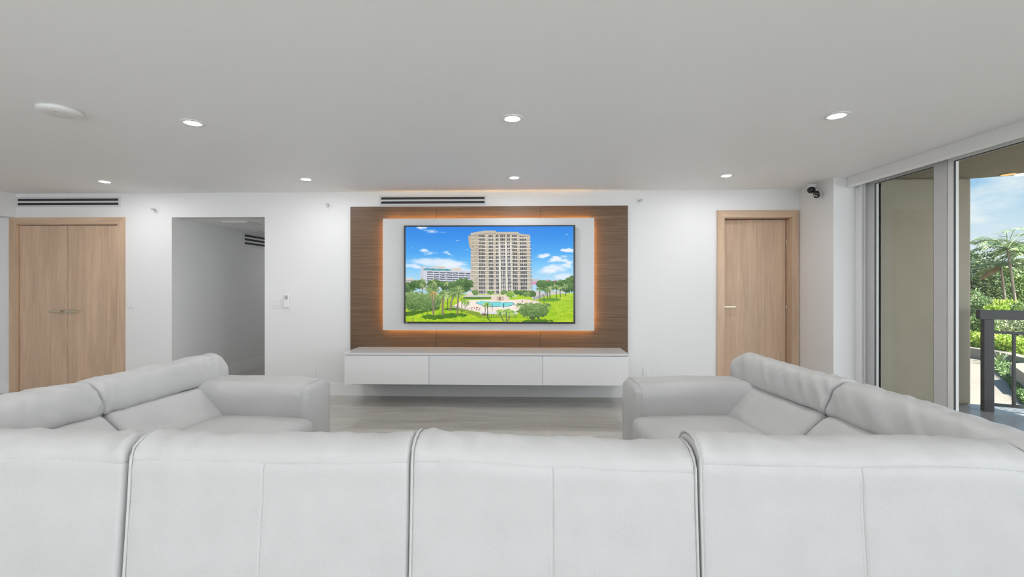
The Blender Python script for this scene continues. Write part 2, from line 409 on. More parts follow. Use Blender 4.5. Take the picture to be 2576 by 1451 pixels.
# far fixed panel: wide far stile, wide near stile
def panel(nm, far_out, far_in, near_in, near_out, x0, x1, mats=(0, 0)):
    def f(bm):
        addbox(bm, x0, x1, far_in, far_out, .03, ZG + .05, .002); addbox(bm, x0, x1, near_out, near_in, .03, ZG + .05, .002)
        addbox(bm, x0, x1, near_in, far_in, ZG, ZG + .05); addbox(bm, x0, x1, near_in, far_in, .03, .13)
    o = wpart(nm, f, mats); xm_ = x0 + .010
    bm = bmesh.new(); addbox(bm, xm_ - .003, xm_ + .003, near_in, far_in, .13, ZG); bm.transform(Matrix.Translation((-XG, -3, 0)))
    bmobj('pane', bm, M['glass'], o)
    bm2 = bmesh.new(); g = .006
    for (a, b, c, d) in ((far_in - g, far_in, .13, ZG), (near_in, near_in + g, .13, ZG), (near_in, far_in, ZG - g, ZG), (near_in, far_in, .13, .13 + g)):
        addbox(bm2, xm_ - .006, xm_ + .006, a, b, c, d)
    bm2.transform(Matrix.Translation((-XG, -3, 0))); bmobj('gasket', bm2, M['gasket'], o); return o
panel('fixed_panel', y0 - .068, gy[0], gy[1], gy[2], XG - .022, XG + .022, M['alu'])
panel('sliding_panel', gy[2] - .008, gy[3], 2.02, 1.93, XG - .022, XG + .022, M['alulight'])
panel('sliding_panel', 1.925, 1.85, .15, .06, XG - .022, XG + .022, M['alulight'])
panel('sliding_panel', .055, -.03, -1.72, -1.81, XG - .022, XG + .022, M['alulight'])
panel('sliding_panel', -1.815, -1.90, YE + .09, YE, XG - .022, XG + .022, M['alulight'])
# valance / shade cassette
XV = 3.28; ZV = 2.294
val = empty('shade_cassette', (XV, 3.0, ZV)); tag(val, 'long white shade cassette along the ceiling above the sliding glass', 'blind')
bm = bmesh.new(); addbox(bm, 0, .014, YR + .2 - 3, y0 - .001 - 3, .018, CEIL - .0012 - ZV, .0005); addbox(bm, .014, .14, YR + .2 - 3, y0 - .001 - 3, CEIL - .02 - ZV, CEIL - .0012 - ZV)
addbox(bm, .014, .14, y0 - .012 - 3, y0 - .001 - 3, .0, CEIL - .0012 - ZV)
bmobj('fascia', bm, M['alulight'], val)
bm = bmesh.new(); lathe(bm, [(.03, YR + .25 - 3), (.03, y0 - .02 - 3)], 20, 'y'); bm.transform(Matrix.Translation((.075, 0, .052)))
bmobj('rolled_shade', bm, M['plastic'], val, True)
bm = bmesh.new(); ya_, yb_ = YR + .2 - 3, y0 - .001 - 3
pl = [(.0, .0178), (.014, .0178), (.03, 0), (.016, -.001)]
A_ = [bm.verts.new((x, ya_, z)) for x, z in pl]; B_ = [bm.verts.new((x, yb_, z)) for x, z in pl]
for i in range(4): bm.faces.new((A_[i], A_[(i + 1) % 4], B_[(i + 1) % 4], B_[i]))
bm.faces.new(A_); bm.faces.new(list(reversed(B_))); bmesh.ops.recalc_face_normals(bm, faces=bm.faces)
bmobj('lower_lip', bm, M['lipwhite'], val)
bm = bmesh.new(); addbox(bm, .028, .046, YR + .25 - 3, y0 - .03 - 3, .004, .022, .004)
bmobj('bottom_bar', bm, M['trimwhite'], val)

# ------------------------------------------------------------------ TV wall
YP = YB - .03
px0, px1 = onY(881, 700, YP).x, onY(1580, 700, YP).x; pzt = onY(1230, 518.5, YP).z
wp = empty('wood_panel', ((px0 + px1) / 2, YB, .56)); tag(wp, 'dark walnut veneer wall panel framing the television', 'wall panel')
seams = [px0, onY(1098, 700, YP).x, onY(1360, 700, YP).x, px1]
for a, b in zip(seams, seams[1:]):
    box('veneer_board', a + .0012, b - .0012, YP, YB - .0005, .50, pzt, M['walnut'], wp, bev=.0012)
YW = YP - .055
wx0, wx1 = onY(963, 700, YW).x, onY(1495, 700, YW).x; wz1, wz0 = onY(1230, 549, YW).z, onY(1230, 831, YW).z
fp = empty('floating_panel', ((wx0 + wx1) / 2, YP, wz0)); tag(fp, 'pale grey floating back panel with orange edge glow behind the television', 'panel')
xq = onY(1228, 540, YW).x
for a, b in ((wx0, xq), (xq, wx1)):
    box('panel_half', a, b, YW, YW + .018, wz0, wz1, M['panelwhite'], fp, bev=.001)
e = .042
box('spacer', wx0 + .2, wx1 - .2, YW + .018, YP, wz0 + .2, wz1 - .2, M['dark'], fp)
yl0, yl1 = YW + .0181, YW + .0215
for nm, a, b, c, d in (('led_strip', wx0 + e, wx1 - e, wz1 - e, wz1 - e + .010), ('led_strip', wx0 + e, wx1 - e, wz0 + e - .010, wz0 + e),
                       ('led_strip', wx0 + e - .010, wx0 + e, wz0 + e, wz1 - e), ('led_strip', wx1 - e, wx1 - e + .010, wz0 + e, wz1 - e)):
    box(nm, a, b, yl0, yl1, c, d, M['led'], fp)
# television
YT = YW - .055
tx0, tx1 = onY(1016, 690, YT).x, onY(1447, 690, YT).x; tz1, tz0 = onY(1230, 566.5, YT).z, onY(1230, 814, YT).z
tv = empty('television', ((tx0 + tx1) / 2, YT + .05, tz0)); tag(tv, 'large flat television showing a beachfront tower above a pool and lawn', 'television')
bz = .020
bm = bmesh.new(); cx, cy, cz = tv.location
def tvb(a, b, y0_, y1_, c, d, bev=.002): addbox(bm, a - cx, b - cx, y0_ - cy, y1_ - cy, c - cz, d - cz, bev)
tvb(tx0, tx1, YT + .006, YT + .04, tz0, tz1)
bmobj('housing', bm, M['black'], tv)
bm = bmesh.new()
for a, b, c, d in ((tx0, tx0 + bz, tz0, tz1), (tx1 - bz, tx1, tz0, tz1), (tx0 + bz, tx1 - bz, tz1 - .014, tz1), (tx0 + bz, tx1 - bz, tz0, tz0 + .020)): tvb(a, b, YT, YT + .0058, c, d, .0012)
bmobj('bezel', bm, M['black'], tv)
bm = bmesh.new(); xc_ = onY(1232, 812, YT).x; tvb(xc_ - .09, xc_ + .09, YT - .002, YT + .02, tz0 - .006, tz0 + .0005, .001)
bmobj('sensor_bar', bm, M['plastic_grey'], tv)
bm = bmesh.new(); tvb(tx0 + .018, tx0 + .045, YT - .0006, YT, tz0 + .008, tz0 + .012, 0)
bmobj('logo', bm, M['plastic_grey'], tv)
bm = bmesh.new(); tvb(tx0 + .4, tx1 - .4, YT + .04, YW, tz0 + .3, tz1 - .3)
bmobj('wall_mount', bm, M['dark'], tv)

# ---- picture on the screen: drawn point by point into a colour attribute
NX, NY = 560, 316
CX0, CX1, CY0, CY1 = 98.0, 2304.0, 100.0, 1348.0      # picture coordinates
gx = np.linspace(CX0, CX1, NX); gyy = np.linspace(CY0, CY1, NY)
X, Y = np.meshgrid(gx, gyy)
rng = np.random.RandomState(3)
def vnoise(sx, sy, seed, ox=0, oy=0):
    r = np.random.RandomState(seed); g = r.rand(256, 256)
    x = X / sx + ox; y = Y / sy + oy
    xi = np.floor(x).astype(int); yi = np.floor(y).astype(int); fx = x - xi; fy = y - yi
    fx = fx * fx * (3 - 2 * fx); fy = fy * fy * (3 - 2 * fy)
    a = g[yi % 256, xi % 256]; b = g[yi % 256, (xi + 1) % 256]; c = g[(yi + 1) % 256, xi % 256]; d = g[(yi + 1) % 256, (xi + 1) % 256]
    return (a * (1 - fx) + b * fx) * (1 - fy) + (c * (1 - fx) + d * fx) * fy
def fbm(sx, sy, seed, o=4):
    t = 0; amp = .5
    for k in range(o): t = t + amp * vnoise(sx / 2 ** k, sy / 2 ** k, seed + k); amp *= .5
    return t / (1 - .5 ** o)
IM = np.zeros((NY, NX, 3))
def C(*c): return np.array(c, float) / 255
def put(mask, col):
    global IM
    m = np.clip(mask, 0, 1)[..., None]
    IM = IM * (1 - m) + (col if isinstance(col, np.ndarray) and col.ndim == 3 else np.asarray(col)[None, None, :]) * m
def sm(a, lo, hi): t = np.clip((a - lo) / (hi - lo), 0, 1); return t * t * (3 - 2 * t)
def rect(x0, x1, y0, y1): return ((X >= x0) & (X <= x1) & (Y >= y0) & (Y <= y1)).astype(float)
def poly(pts):
    ins = np.zeros(X.shape, bool); n = len(pts)
    for i in range(n):
        x0, y0 = pts[i]; x1, y1 = pts[(i + 1) % n]
        if y0 == y1: continue
        c = ((y0 > Y) != (y1 > Y)) & (X < (x1 - x0) * (Y - y0) / (y1 - y0) + x0)
        ins ^= c
    return ins.astype(float)
def grade(f, cols):
    f = np.clip(f, 0, 1) * (len(cols) - 1); i = np.minimum(f.astype(int), len(cols) - 2); t = (f - i)[..., None]
    c = np.array(cols); return c[i] * (1 - t) + c[i + 1] * t
# sky
s = (Y - 100) / 720
IM = grade(s + .06 * (np.abs(X - 700) / 1500), [C(46, 132, 228), C(56, 146, 234), C(74, 165, 240), C(120, 196, 244), C(176, 216, 242)])
f1 = fbm(170, 60, 11, 5); f2 = fbm(90, 34, 31, 5); f3 = fbm(300, 90, 51, 5)
def cloud(cx_, cy_, rx, ry, th=.5, f=f2, tilt=0.0, op=.95):
    dx = (X - cx_); dy = (Y - cy_ - tilt * dx)
    g = np.exp(-((dx / rx) ** 2 + (dy / ry) ** 2) ** 1.3)
    put(sm(g * .58 + f * .95, th + .29, th + .64) * op * sm(g, .02, .25), C(238, 241, 250))
cloud(400, 140, 200, 55, .52, f2, .22); cloud(360, 440, 170, 60, .5, f2, .25, .9); cloud(680, 450, 110, 55, .52, f2, .35, .9)
cloud(580, 590, 420, 80, .42, f3, .08, .85); cloud(190, 620, 180, 45, .45, f1, .05, .9); cloud(800, 640, 260, 70, .4, f3, .05, .8)
cloud(790, 282, 50, 16, .52, f2, 0, .7); cloud(910, 400, 40, 14, .52, f2, 0, .7); cloud(2218, 207, 24, 15, .5, f2, 0, .85)
cloud(1880, 484, 130, 34, .45, f2, -.02); cloud(2100, 520, 180, 45, .45, f2, -.12); cloud(2220, 420, 120, 32, .45, f2, 0)
cloud(2040, 650, 300, 75, .4, f3, -.12, .95); cloud(2230, 560, 140, 110, .45, f2, 0, .9); cloud(2210, 750, 170, 60, .42, f3, 0, .7)
# far buildings, right and left
put(rect(1730, 1850, 788, 830), C(196, 190, 196)); put(rect(1742, 1850, 818, 860), C(214, 150, 180)); put(rect(1945, 1992, 795, 825), C(214, 130, 160)); put(rect(2040, 2085, 803, 830), C(206, 120, 150))
put(rect(100, 205, 770, 820), C(214, 208, 204)); put(rect(100, 300, 797, 850), C(190, 188, 186)); put(rect(105, 300, 806, 813), C(120, 124, 132))
put(poly([(300, 620), (372, 615), (372, 925), (286, 925)]), C(198, 204, 216))
put(poly([(335, 640), (470, 628), (690, 650), (960, 682), (960, 920), (335, 920)]), C(208, 212, 222))
put(poly([(470, 622), (600, 618), (640, 640), (640, 655), (470, 645)]), C(214, 206, 196)); put(poly([(750, 645), (825, 642), (825, 668), (690, 665)]), C(228, 200, 170))
put(poly([(338, 648), (380, 645), (690, 660), (690, 680), (338, 672)]), grade(vnoise(16, 40, 5), [C(60, 130, 140), C(90, 176, 184), C(50, 104, 112)]))
for k in range(7):
    yl = 690 + k * 29 + (X - 375) * .035
    wv = 5 * np.sin(X / 18.0) * (X > 375)
    put(((Y > yl - 2 + wv * .4) & (Y < yl + 13 + wv * .5) & (X > 378) & (X < 958) & (np.mod(X - 378, 84) > 7)).astype(float), grade(vnoise(14, 9, 70 + k), [C(52, 58, 74), C(98, 104, 120), C(130, 134, 148)]))
# tower
put(poly([(925, 225), (965, 215), (965, 400), (938, 350)]), C(190, 174, 152))
put(poly([(962, 190), (1140, 160), (1280, 160), (1300, 178), (1580, 178), (1600, 198), (1735, 214), (1740, 980), (962, 980)]), C(206, 197, 180))
put(rect(1325, 1505, 300, 975), C(226, 219, 208))
fl = [227, 275, 321, 367, 413, 460, 507, 554, 602, 652, 702, 752, 802, 852, 903, 957]
for k, y in enumerate(fl):
    g = k / 15.0; hgt = 13 + 7 * g
    for a, b, n in ((1058, 1140, 4), (1190, 1250, 3), (1284, 1322, 2), (1342, 1405, 3), (1428, 1472, 2), (1498, 1562, 3), (1596, 1686, 4)):
        a2 = a + 14 * g * (1 if a > 1300 else .6); b2 = b + 14 * g * (1 if a > 1300 else .6)
        if a in (1284, 1498, 1596) and k == 0: pass
        wn = grade(vnoise(13, 17, 100 + k), [C(52, 58, 72), C(96, 100, 112), C(40, 44, 54)])
        up = 1.0 if a not in (1342, 1428) else 1.25
        m = rect(a2, b2, y - hgt * up, y + hgt * .95)
        m = m * ((np.mod(X - a2, (b2 - a2) / n) > 4.5) | False)
        put(m, wn)
        if a in (1342, 1428) and k > 1: put(rect(a2, b2, y + 3, y + 6), C(215, 208, 198))
    # balcony slabs (left block, right block) with a soft wave
    for a, b, w0 in ((962, 1320, 0), (1486, 1742 + 36 * g, 1)):
        wave = 9 * np.cos((X - (1230 if w0 == 0 else 1640)) / 62.0) * (1 - g) - 2
        yb = y + hgt + 5 + wave * .9
        if k < 15:
            m = ((X > a) & (X < b) & (Y > yb) & (Y < yb + 10)).astype(float); put(m, C(234, 226, 208))
            m = ((X > a) & (X < b) & (Y > yb + 10) & (Y < yb + 17)).astype(float); put(m * .8, C(132, 120, 102))
            m = ((X > a) & (X < b) & (Y > yb - 13) & (Y < yb - 9)).astype(float); put(m * .75, C(104, 100, 98))
    put(rect(966, 1052, y - 14, y + hgt) * .5, grade(vnoise(26, 20, 300 + k), [C(132, 120, 100), C(198, 188, 168), C(160, 148, 130)]))
    if k > 3: put(poly([(1735, y + hgt), (1742 + 36 * g, y + hgt + 2), (1740 + 30 * g, y + hgt + 14), (1735, y + hgt + 16)]), C(204, 190, 164))
    if k > 2: put(rect(1736, 1748 + 22 * g, y - 4, y + 4) * .7, C(104, 100, 96))
put(poly([(962, 185), (1140, 155), (1280, 155), (1300, 175), (1580, 175), (1600, 196), (1738, 213), (1736, 240), (1600, 224), (1580, 206), (1300, 206), (1280, 196), (1140, 196), (962, 228)]), C(198, 188, 172))
put(poly([(962, 220), (1140, 190), (1280, 190), (1300, 200), (1580, 200), (1600, 218), (1736, 234), (1736, 242), (1600, 228), (1580, 210), (1300, 210), (1280, 202), (1140, 202), (962, 234)]), C(168, 156, 138))
put(rect(930, 1740, 978, 1020), C(214, 206, 196))
# foliage helper
fo = [fbm(26, 22, 400 + 9 * k, 3) for k in range(4)]
fine = vnoise(9, 8, 501); fine2 = vnoise(14, 6, 502)
def bush(cx_, cy_, rx, ry, cols, k=0, edge=.5):
    d = ((X - cx_) / rx) ** 2 + ((Y - cy_) / ry) ** 2
    m = sm(1.15 - d + (fo[k % 4] - .5) * 1.3, 0, .25)
    sh = np.clip(.55 * fine + .35 * fo[(k + 1) % 4] + .35 * (-(Y - cy_) / ry) * .5 + .05, 0, 1)
    put(m, grade(sh, cols))
DK = [C(26, 48, 22), C(52, 88, 38), C(92, 130, 66), C(140, 168, 104)]
MD = [C(44, 70, 30), C(86, 122, 58), C(130, 158, 92), C(178, 196, 136)]
BR = [C(54, 92, 30), C(98, 150, 50), C(150, 190, 80), C(190, 214, 120)]
# lawn and deck
lawn = grade(.6 * fbm(70, 18, 600, 4) + .4 * fine2, [C(104, 160, 14), C(150, 196, 26), C(186, 214, 48), C(206, 220, 84)])
put((Y > 985).astype(float), lawn)
put((Y < 1345) * (Y > 830) * (X > 2000) * (Y > 985 - (X - 2000) * .06), lawn)
for a in ((150, 900, 90, 70), (260, 860, 110, 55), (480, 850, 90, 60), (620, 880, 60, 60), (720, 880, 110, 60), (860, 870, 110, 90), (930, 850, 60, 60)): bush(*a, DK, int(a[0]) % 4)
put(poly([(560, 1000), (1000, 985), (1740, 985), (1900, 1060), (1860, 1230), (1560, 1230), (1080, 1220), (700, 1165), (600, 1040)]), lawn)
put(poly([(890, 1060), (1560, 1055), (1660, 1050), (1880, 1100), (1620, 1160), (1560, 1225), (1080, 1220), (700, 1150), (830, 1080)]), grade(fbm(60, 30, 640), [C(238, 224, 208), C(250, 240, 230)]))
put(poly([(890, 990), (930, 955), (985, 960), (985, 1000)]), C(230, 214, 196)); put(poly([(905, 992), (1560, 992), (1560, 1022), (840, 1030)]), C(208, 206, 204))
put(poly([(860, 1022), (1230, 1022), (1230, 1046), (860, 1050)]), grade(fine, [C(50, 92, 30), C(110, 160, 60)]))
put(poly([(1040, 1080), (1190, 1075), (1215, 1085), (1500, 1088), (1548, 1115), (1430, 1150), (1150, 1145), (1030, 1105)]), C(70, 90, 130))
put(poly([(1046, 1080), (1190, 1077), (1212, 1088), (1496, 1092), (1530, 1114), (1425, 1144), (1155, 1138), (1038, 1104)]), grade(fbm(60, 10, 660), [C(86, 196, 202), C(130, 222, 222), C(104, 206, 212)]))
put(rect(1230, 1465, 1000, 1068), C(232, 216, 198)); put(rect(1300, 1395, 1012, 1068), C(204, 184, 164)); put(rect(1330, 1352, 1020, 1066), C(120, 96, 84)); put(rect(1222, 1475, 994, 1003), C(240, 230, 216))
put(poly([(1560, 1075), (1700, 1052), (1840, 1075), (1885, 1100), (1600, 1105)]), C(238, 222, 206))
put(poly([(1740, 925), (1900, 960), (2220, 925), (2220, 955), (1950, 1005), (1800, 1060), (1760, 1040)]), C(206, 202, 200))
fx_ = np.mod(X, 17); put(poly([(1770, 1030), (1955, 965), (1955, 1005), (1790, 1060)]) * (fx_ > 9), C(120, 124, 130))
# right tree line
for a in ((1760, 975, 60, 40), (1650, 965, 80, 36), (1560, 960, 50, 30), (1880, 860, 70, 60), (1960, 880, 80, 80), (2060, 870, 90, 60), (2160, 850, 90, 50), (2260, 840, 80, 90), (2240, 900, 90, 60), (2130, 900, 60, 40)): bush(*a, DK, int(a[0]) % 4)
put(rect(1740, 1830, 885, 920) * .0, C(220, 214, 206))
for a in ((1020, 960, 40, 36), (1220, 958, 50, 24), (1390, 960, 46, 26), (1480, 985, 56, 40), (1690, 985, 60, 30)): bush(*a, MD if a[0] != 1480 else BR, int(a[0]) % 4)
def trunk(pts, w, col=C(120, 110, 98)):
    for (x0, y0), (x1, y1) in zip(pts, pts[1:]):
        t = np.clip(((X - x0) * (x1 - x0) + (Y - y0) * (y1 - y0)) / ((x1 - x0) ** 2 + (y1 - y0) ** 2), 0, 1)
        d = np.hypot(X - x0 - t * (x1 - x0), Y - y0 - t * (y1 - y0)); put(sm(w + 3 - d, 0, 3.5), col)
def palm(cx_, cy_, r, cols, n=26, w=5.0, sd=0, droop=.5):
    q = np.random.RandomState(sd)
    for i in range(n):
        a = 2 * PI * i / n + q.rand() * .25; L = r * (.75 + .4 * q.rand()); px, py = cx_, cy_
        c = cols[1 + q.randint(len(cols) - 1)]
        for s_ in range(4):
            t = (s_ + 1) / 4; qx = cx_ + math.cos(a) * L * t; qy = cy_ + math.sin(a) * L * t * .75 + droop * L * t * t * .7
            trunk([(px, py), (qx, qy)], w * (1.15 - .7 * t), c * (0.9 + .2 * q.rand())); px, py = qx, qy
for x, y, r in ((1860, 925, 46), (1990, 915, 60), (1960, 930, 44), (2075, 890, 44), (2125, 910, 34), (2195, 890, 40)):
    trunk([(x, y), (x + 8, 1080 - (x - 1860) * .22)], 4, C(92, 88, 80)); palm(x, y - 14, r, MD, 16, 5, int(x))
put(((X - 2000) / 140) ** 2 + ((Y - 1055) / 22) ** 2 < 1, C(96, 150, 36))
# left bushes and palms
bush(310, 1090, 250, 130, MD, 1); bush(180, 1060, 140, 110, MD, 2); bush(450, 1080, 110, 110, MD, 3)
put(poly([(100, 1215), (420, 1195), (560, 1140), (540, 1190), (330, 1225), (200, 1265), (100, 1275)]), C(74, 110, 30))
for x0, y0, rx, ry in ((470, 1285, 170, 34), (650, 1270, 150, 34), (790, 1255, 130, 26), (1820, 1335, 210, 30), (700, 1180, 90, 16)):
    put(sm(1.1 - ((X - x0) / rx) ** 2 - ((Y - y0) / ry) ** 2 + (fo[1] - .5) * 1.6, 0, .3) * .9, grade(fine, [C(52, 96, 24), C(84, 130, 34)]))
for pts, w, cx_, cy_, r, sd in ((((462, 950), (468, 1100), (470, 1245)), 12, 455, 905, 105, 1), (((610, 1010), (592, 1100), (592, 1245)), 13, 620, 975, 85, 2),
        (((740, 1000), (700, 1090), (688, 1195)), 10, 740, 950, 80, 3), (((800, 990), (790, 1090), (785, 1240)), 10, 810, 935, 90, 4)):
    trunk(pts, w, C(138, 124, 106)); bush(cx_, cy_, r * .8, r * .62, MD, sd); palm(cx_, cy_, r, MD, 30, 6, sd)
palm(470, 960, 60, [C(190, 150, 90), C(206, 166, 104), C(180, 140, 84)], 8, 5, 9, 1.2)
for x, y in ((325, 800), (470, 810), (640, 830), (320, 860)): trunk([(x, y), (x + 6, y + 110)], 4, C(100, 96, 80)); palm(x, y, 46, MD, 16, 4, x)
for x, y0, y1 in ((658, 1040, 1185), (842, 1040, 1240)): trunk([(x, y0), (x, y1)], 3, C(64, 64, 60))
trunk([(880, 1090), (868, 1130)], 4); palm(895, 1075, 60, BR, 18, 5, 21); trunk([(930, 1090), (885, 1165)], 4)
# people-sized furniture by the pool, fence
put(poly([(700, 1120), (880, 1175), (1090, 1235), (1090, 1290), (880, 1225), (700, 1172)]) * (np.mod(X + Y * .2, 12) > 6), C(70, 88, 60))
put(poly([(1090, 1240), (1570, 1240), (1570, 1288), (1090, 1288)]) * (np.mod(X, 14) > 8) * .8, C(92, 104, 80))
put(poly([(1080, 1215), (1570, 1220), (1570, 1245), (1080, 1240)]), C(226, 222, 230)); put(rect(700, 1570, 1282, 1287) * (X > 1080), C(70, 80, 60))
bush(1135, 1250, 40, 16, [C(84, 72, 56), C(122, 104, 88), C(150, 130, 110)], 2)
put(rect(915, 1090, 1160, 1195) * (vnoise(10, 9, 720) > .62), C(90, 86, 92)); put(rect(1000, 1085, 1150, 1175) * (vnoise(12, 9, 730) > .68), C(190, 90, 80))
put(rect(1236, 1246, 1105, 1170), C(46, 56, 70)); put(rect(1388, 1399, 1105, 1165), C(46, 56, 70)); trunk([(1240, 1170), (1242, 1205)], 1.5, C(80, 80, 80))
trunk([(1158, 1120), (1148, 1225)], 4); palm(1165, 1110, 56, BR, 16, 4.5, 33); trunk([(1180, 1120), (1184, 1300), (1222, 1342)], 3.2, C(56, 58, 44))
for pts in (((1345, 1240), (1362, 1285), (1400, 1340)), ((1435, 1235), (1428, 1340)), ((1485, 1240), (1470, 1290), (1440, 1340))): trunk(pts, 5, C(120, 112, 96))
for x, y in ((1350, 1205), (1440, 1200), (1490, 1215)): palm(x, y, 60, BR, 18, 4.5, x)
bush(1770, 1200, 190, 100, MD, 0); bush(1700, 1170, 100, 60, MD, 2); bush(1860, 1190, 110, 80, MD, 3)
palm(1960, 1120, 60, DK, 14, 4, 41); palm(1600, 1120, 55, MD, 14, 4, 42)
trunk([(1770, 1270), (1765, 1320)], 6, C(80, 74, 60)); trunk([(1830, 1275), (1850, 1310)], 4, C(80, 74, 60)); trunk([(1918, 1000), (1918, 1110)], 2.5, C(70, 70, 70)); trunk([(1636, 1060), (1636, 1090)], 2.5, C(60, 60, 64))
trunk([(196, 1300), (196, 1342)], 4, C(110, 104, 96))
IM = np.clip(IM, 0, 1)
LIN = np.where(IM <= .04045, IM / 12.92, ((IM + .055) / 1.055) ** 2.4)
sx0, sx1, sz1, sz0 = tx0 + .017, tx1 - .017, tz1 - .012, tz0 + .018
vx = np.linspace(sx0 - cx, sx1 - cx, NX); vz = np.linspace(sz1 - cz, sz0 - cz, NY)
VX, VZ = np.meshgrid(vx, vz); ys = YT + .0035 - cy
verts = np.stack([VX, np.full_like(VX, ys), VZ], -1).reshape(-1, 3)
ii = np.arange(NX * NY).reshape(NY, NX)
fc = np.stack([ii[:-1, :-1], ii[1:, :-1], ii[1:, 1:], ii[:-1, 1:]], -1).reshape(-1, 4)
me = bpy.data.meshes.new('screen'); me.from_pydata(verts.tolist(), [], fc.tolist())
ca = me.color_attributes.new('picture', 'FLOAT_COLOR', 'POINT')
ca.data.foreach_set('color', np.concatenate([LIN.reshape(-1, 3), np.ones((NX * NY, 1))], 1).astype(np.float32).ravel())
t = NT('screen_picture'); b = t.bsdf((0, 0, 0, 1), .25, 0, .2)
at = t.n('ShaderNodeAttribute'); at.attribute_name = 'picture'
t.l(at.outputs['Color'], b.inputs['Emission Color']); b.inputs['Emission Strength'].default_value = 0.83
t.m.cycles.emission_sampling = 'NONE'
link('screen', me, t.m, tv)

# ------------------------------------------------------------------ floating console
YF = 4.81
kx0, kx1, kz0, kz1 = -1.935, 1.095, .242, .579
con = empty('media_console', ((kx0 + kx1) / 2, (YF + YB) / 2, kz0)); tag(con, 'long white wall-mounted media console under the television', 'media console')
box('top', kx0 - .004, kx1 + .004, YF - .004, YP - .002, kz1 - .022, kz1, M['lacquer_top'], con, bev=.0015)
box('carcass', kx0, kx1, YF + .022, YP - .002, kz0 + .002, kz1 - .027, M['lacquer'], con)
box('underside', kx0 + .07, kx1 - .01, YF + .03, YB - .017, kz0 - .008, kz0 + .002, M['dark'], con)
kd = [kx0, -1.021, .19, kx1]
for i, (a, b) in enumerate(zip(kd, kd[1:])):
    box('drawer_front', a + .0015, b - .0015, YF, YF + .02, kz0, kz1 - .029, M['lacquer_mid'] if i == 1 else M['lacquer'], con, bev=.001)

# ------------------------------------------------------------------ wall fittings
def slot_vent(px0_, px1_, py0, py1, slots, label, y=YB):
    c0, c1 = onY(px0_, py1, y), onY(px1_, py0, y)
    v = empty('slot_vent', ((c0.x + c1.x) / 2, y, c0.z)); tag(v, label, 'vent', 'linear slot vents')
    hw, hh = (c1.x - c0.x) / 2, c1.z - c0.z
    b_ = .02; n = slots; gap = (hh - 2 * b_)
    bm = bmesh.new()
    addbox(bm, -hw, hw, -.008, -.0005, 0, b_, .001); addbox(bm, -hw, hw, -.008, -.0005, hh - b_, hh, .001)
    addbox(bm, -hw, -hw + b_, -.008, -.0005, b_, hh - b_, .001); addbox(bm, hw - b_, hw, -.008, -.0005, b_, hh - b_, .001)
    sh = gap / (n + (n - 1) * .8)
    for i in range(n - 1):
        z = b_ + sh * (i + 1) + .8 * sh * i; addbox(bm, -hw + b_, hw - b_, -.008, -.0005, z, z + .8 * sh)
    bmobj('frame', bm, M['ventgrey'], v)
    bm = bmesh.new(); addbox(bm, -hw + b_, hw - b_, -.002, -.0004, b_, hh - b_); bmobj('backing', bm, M['dark'], v)
    bm = bmesh.new()
    for i in range(n):
        z = b_ + sh * (i + .5) + .8 * sh * i
        for a, b in ((-hw + b_ + .01, -.006), (.006, hw - b_ - .01)): addbox(bm, a, b, -.0045, -.002, z - .0016, z + .0016)
    bmobj('vane', bm, M['vane'], v); return v
slot_vent(42, 303, 495, 521, 2, 'two-slot white air vent above the double doors')
slot_vent(955, 1223, 491, 517, 2, 'two-slot white air vent above the wood panel and television')
# hallway wall vent (faces +x)
ya, yb2 = onX(611, 600, xhl).y, onX(611, 600, xhl).y + .95
zt_, zb_ = onX(612, 584, xhl).z, onX(612, 618, xhl).z
hv = empty('slot_vent', (xhl, (ya + yb2) / 2, zb_)); tag(hv, 'three-slot air vent high on the hallway wall', 'vent', 'linear slot vents')
bm = bmesh.new(); hh = zt_ - zb_; L = (yb2 - ya) / 2; b_ = .028; sh = (hh - 2 * b_) / 4.6
addbox(bm, .0005, .008, -L, L, 0, b_); addbox(bm, .0005, .008, -L, L, hh - b_, hh); addbox(bm, .0005, .008, -L, -L + .035, b_, hh - b_); addbox(bm, .0005, .008, L - .035, L, b_, hh - b_)
for i in range(2): addbox(bm, .0005, .008, -L + .035, L - .035, b_ + sh * (i + 1) + .8 * sh * i, b_ + (sh * 1.8) * (i + 1))
bmobj('frame', bm, M['ventgrey'], hv)
bm = bmesh.new(); addbox(bm, .0004, .002, -L + .035, L - .035, b_, hh - b_); bmobj('backing', bm, M['dark'], hv)
# hallway ceiling grille
c = onZ(604, 559, ZH)
cg = empty('ceiling_grille', (c.x, c.y + .05, ZH)); tag(cg, 'small white square grille on the hallway ceiling', 'vent')
bm = bmesh.new(); addbox(bm, -.16, .16, -.16, .16, -.012, -.0005, .003); bmobj('frame', bm, M['plastic'], cg)
bm = bmesh.new()
for k in range(8): addbox(bm, -.125, .125, -.125 + k * .034, -.125 + k * .034 + .014, -.016, -.012)
bmobj('slat', bm, M['ventgrey'], cg)
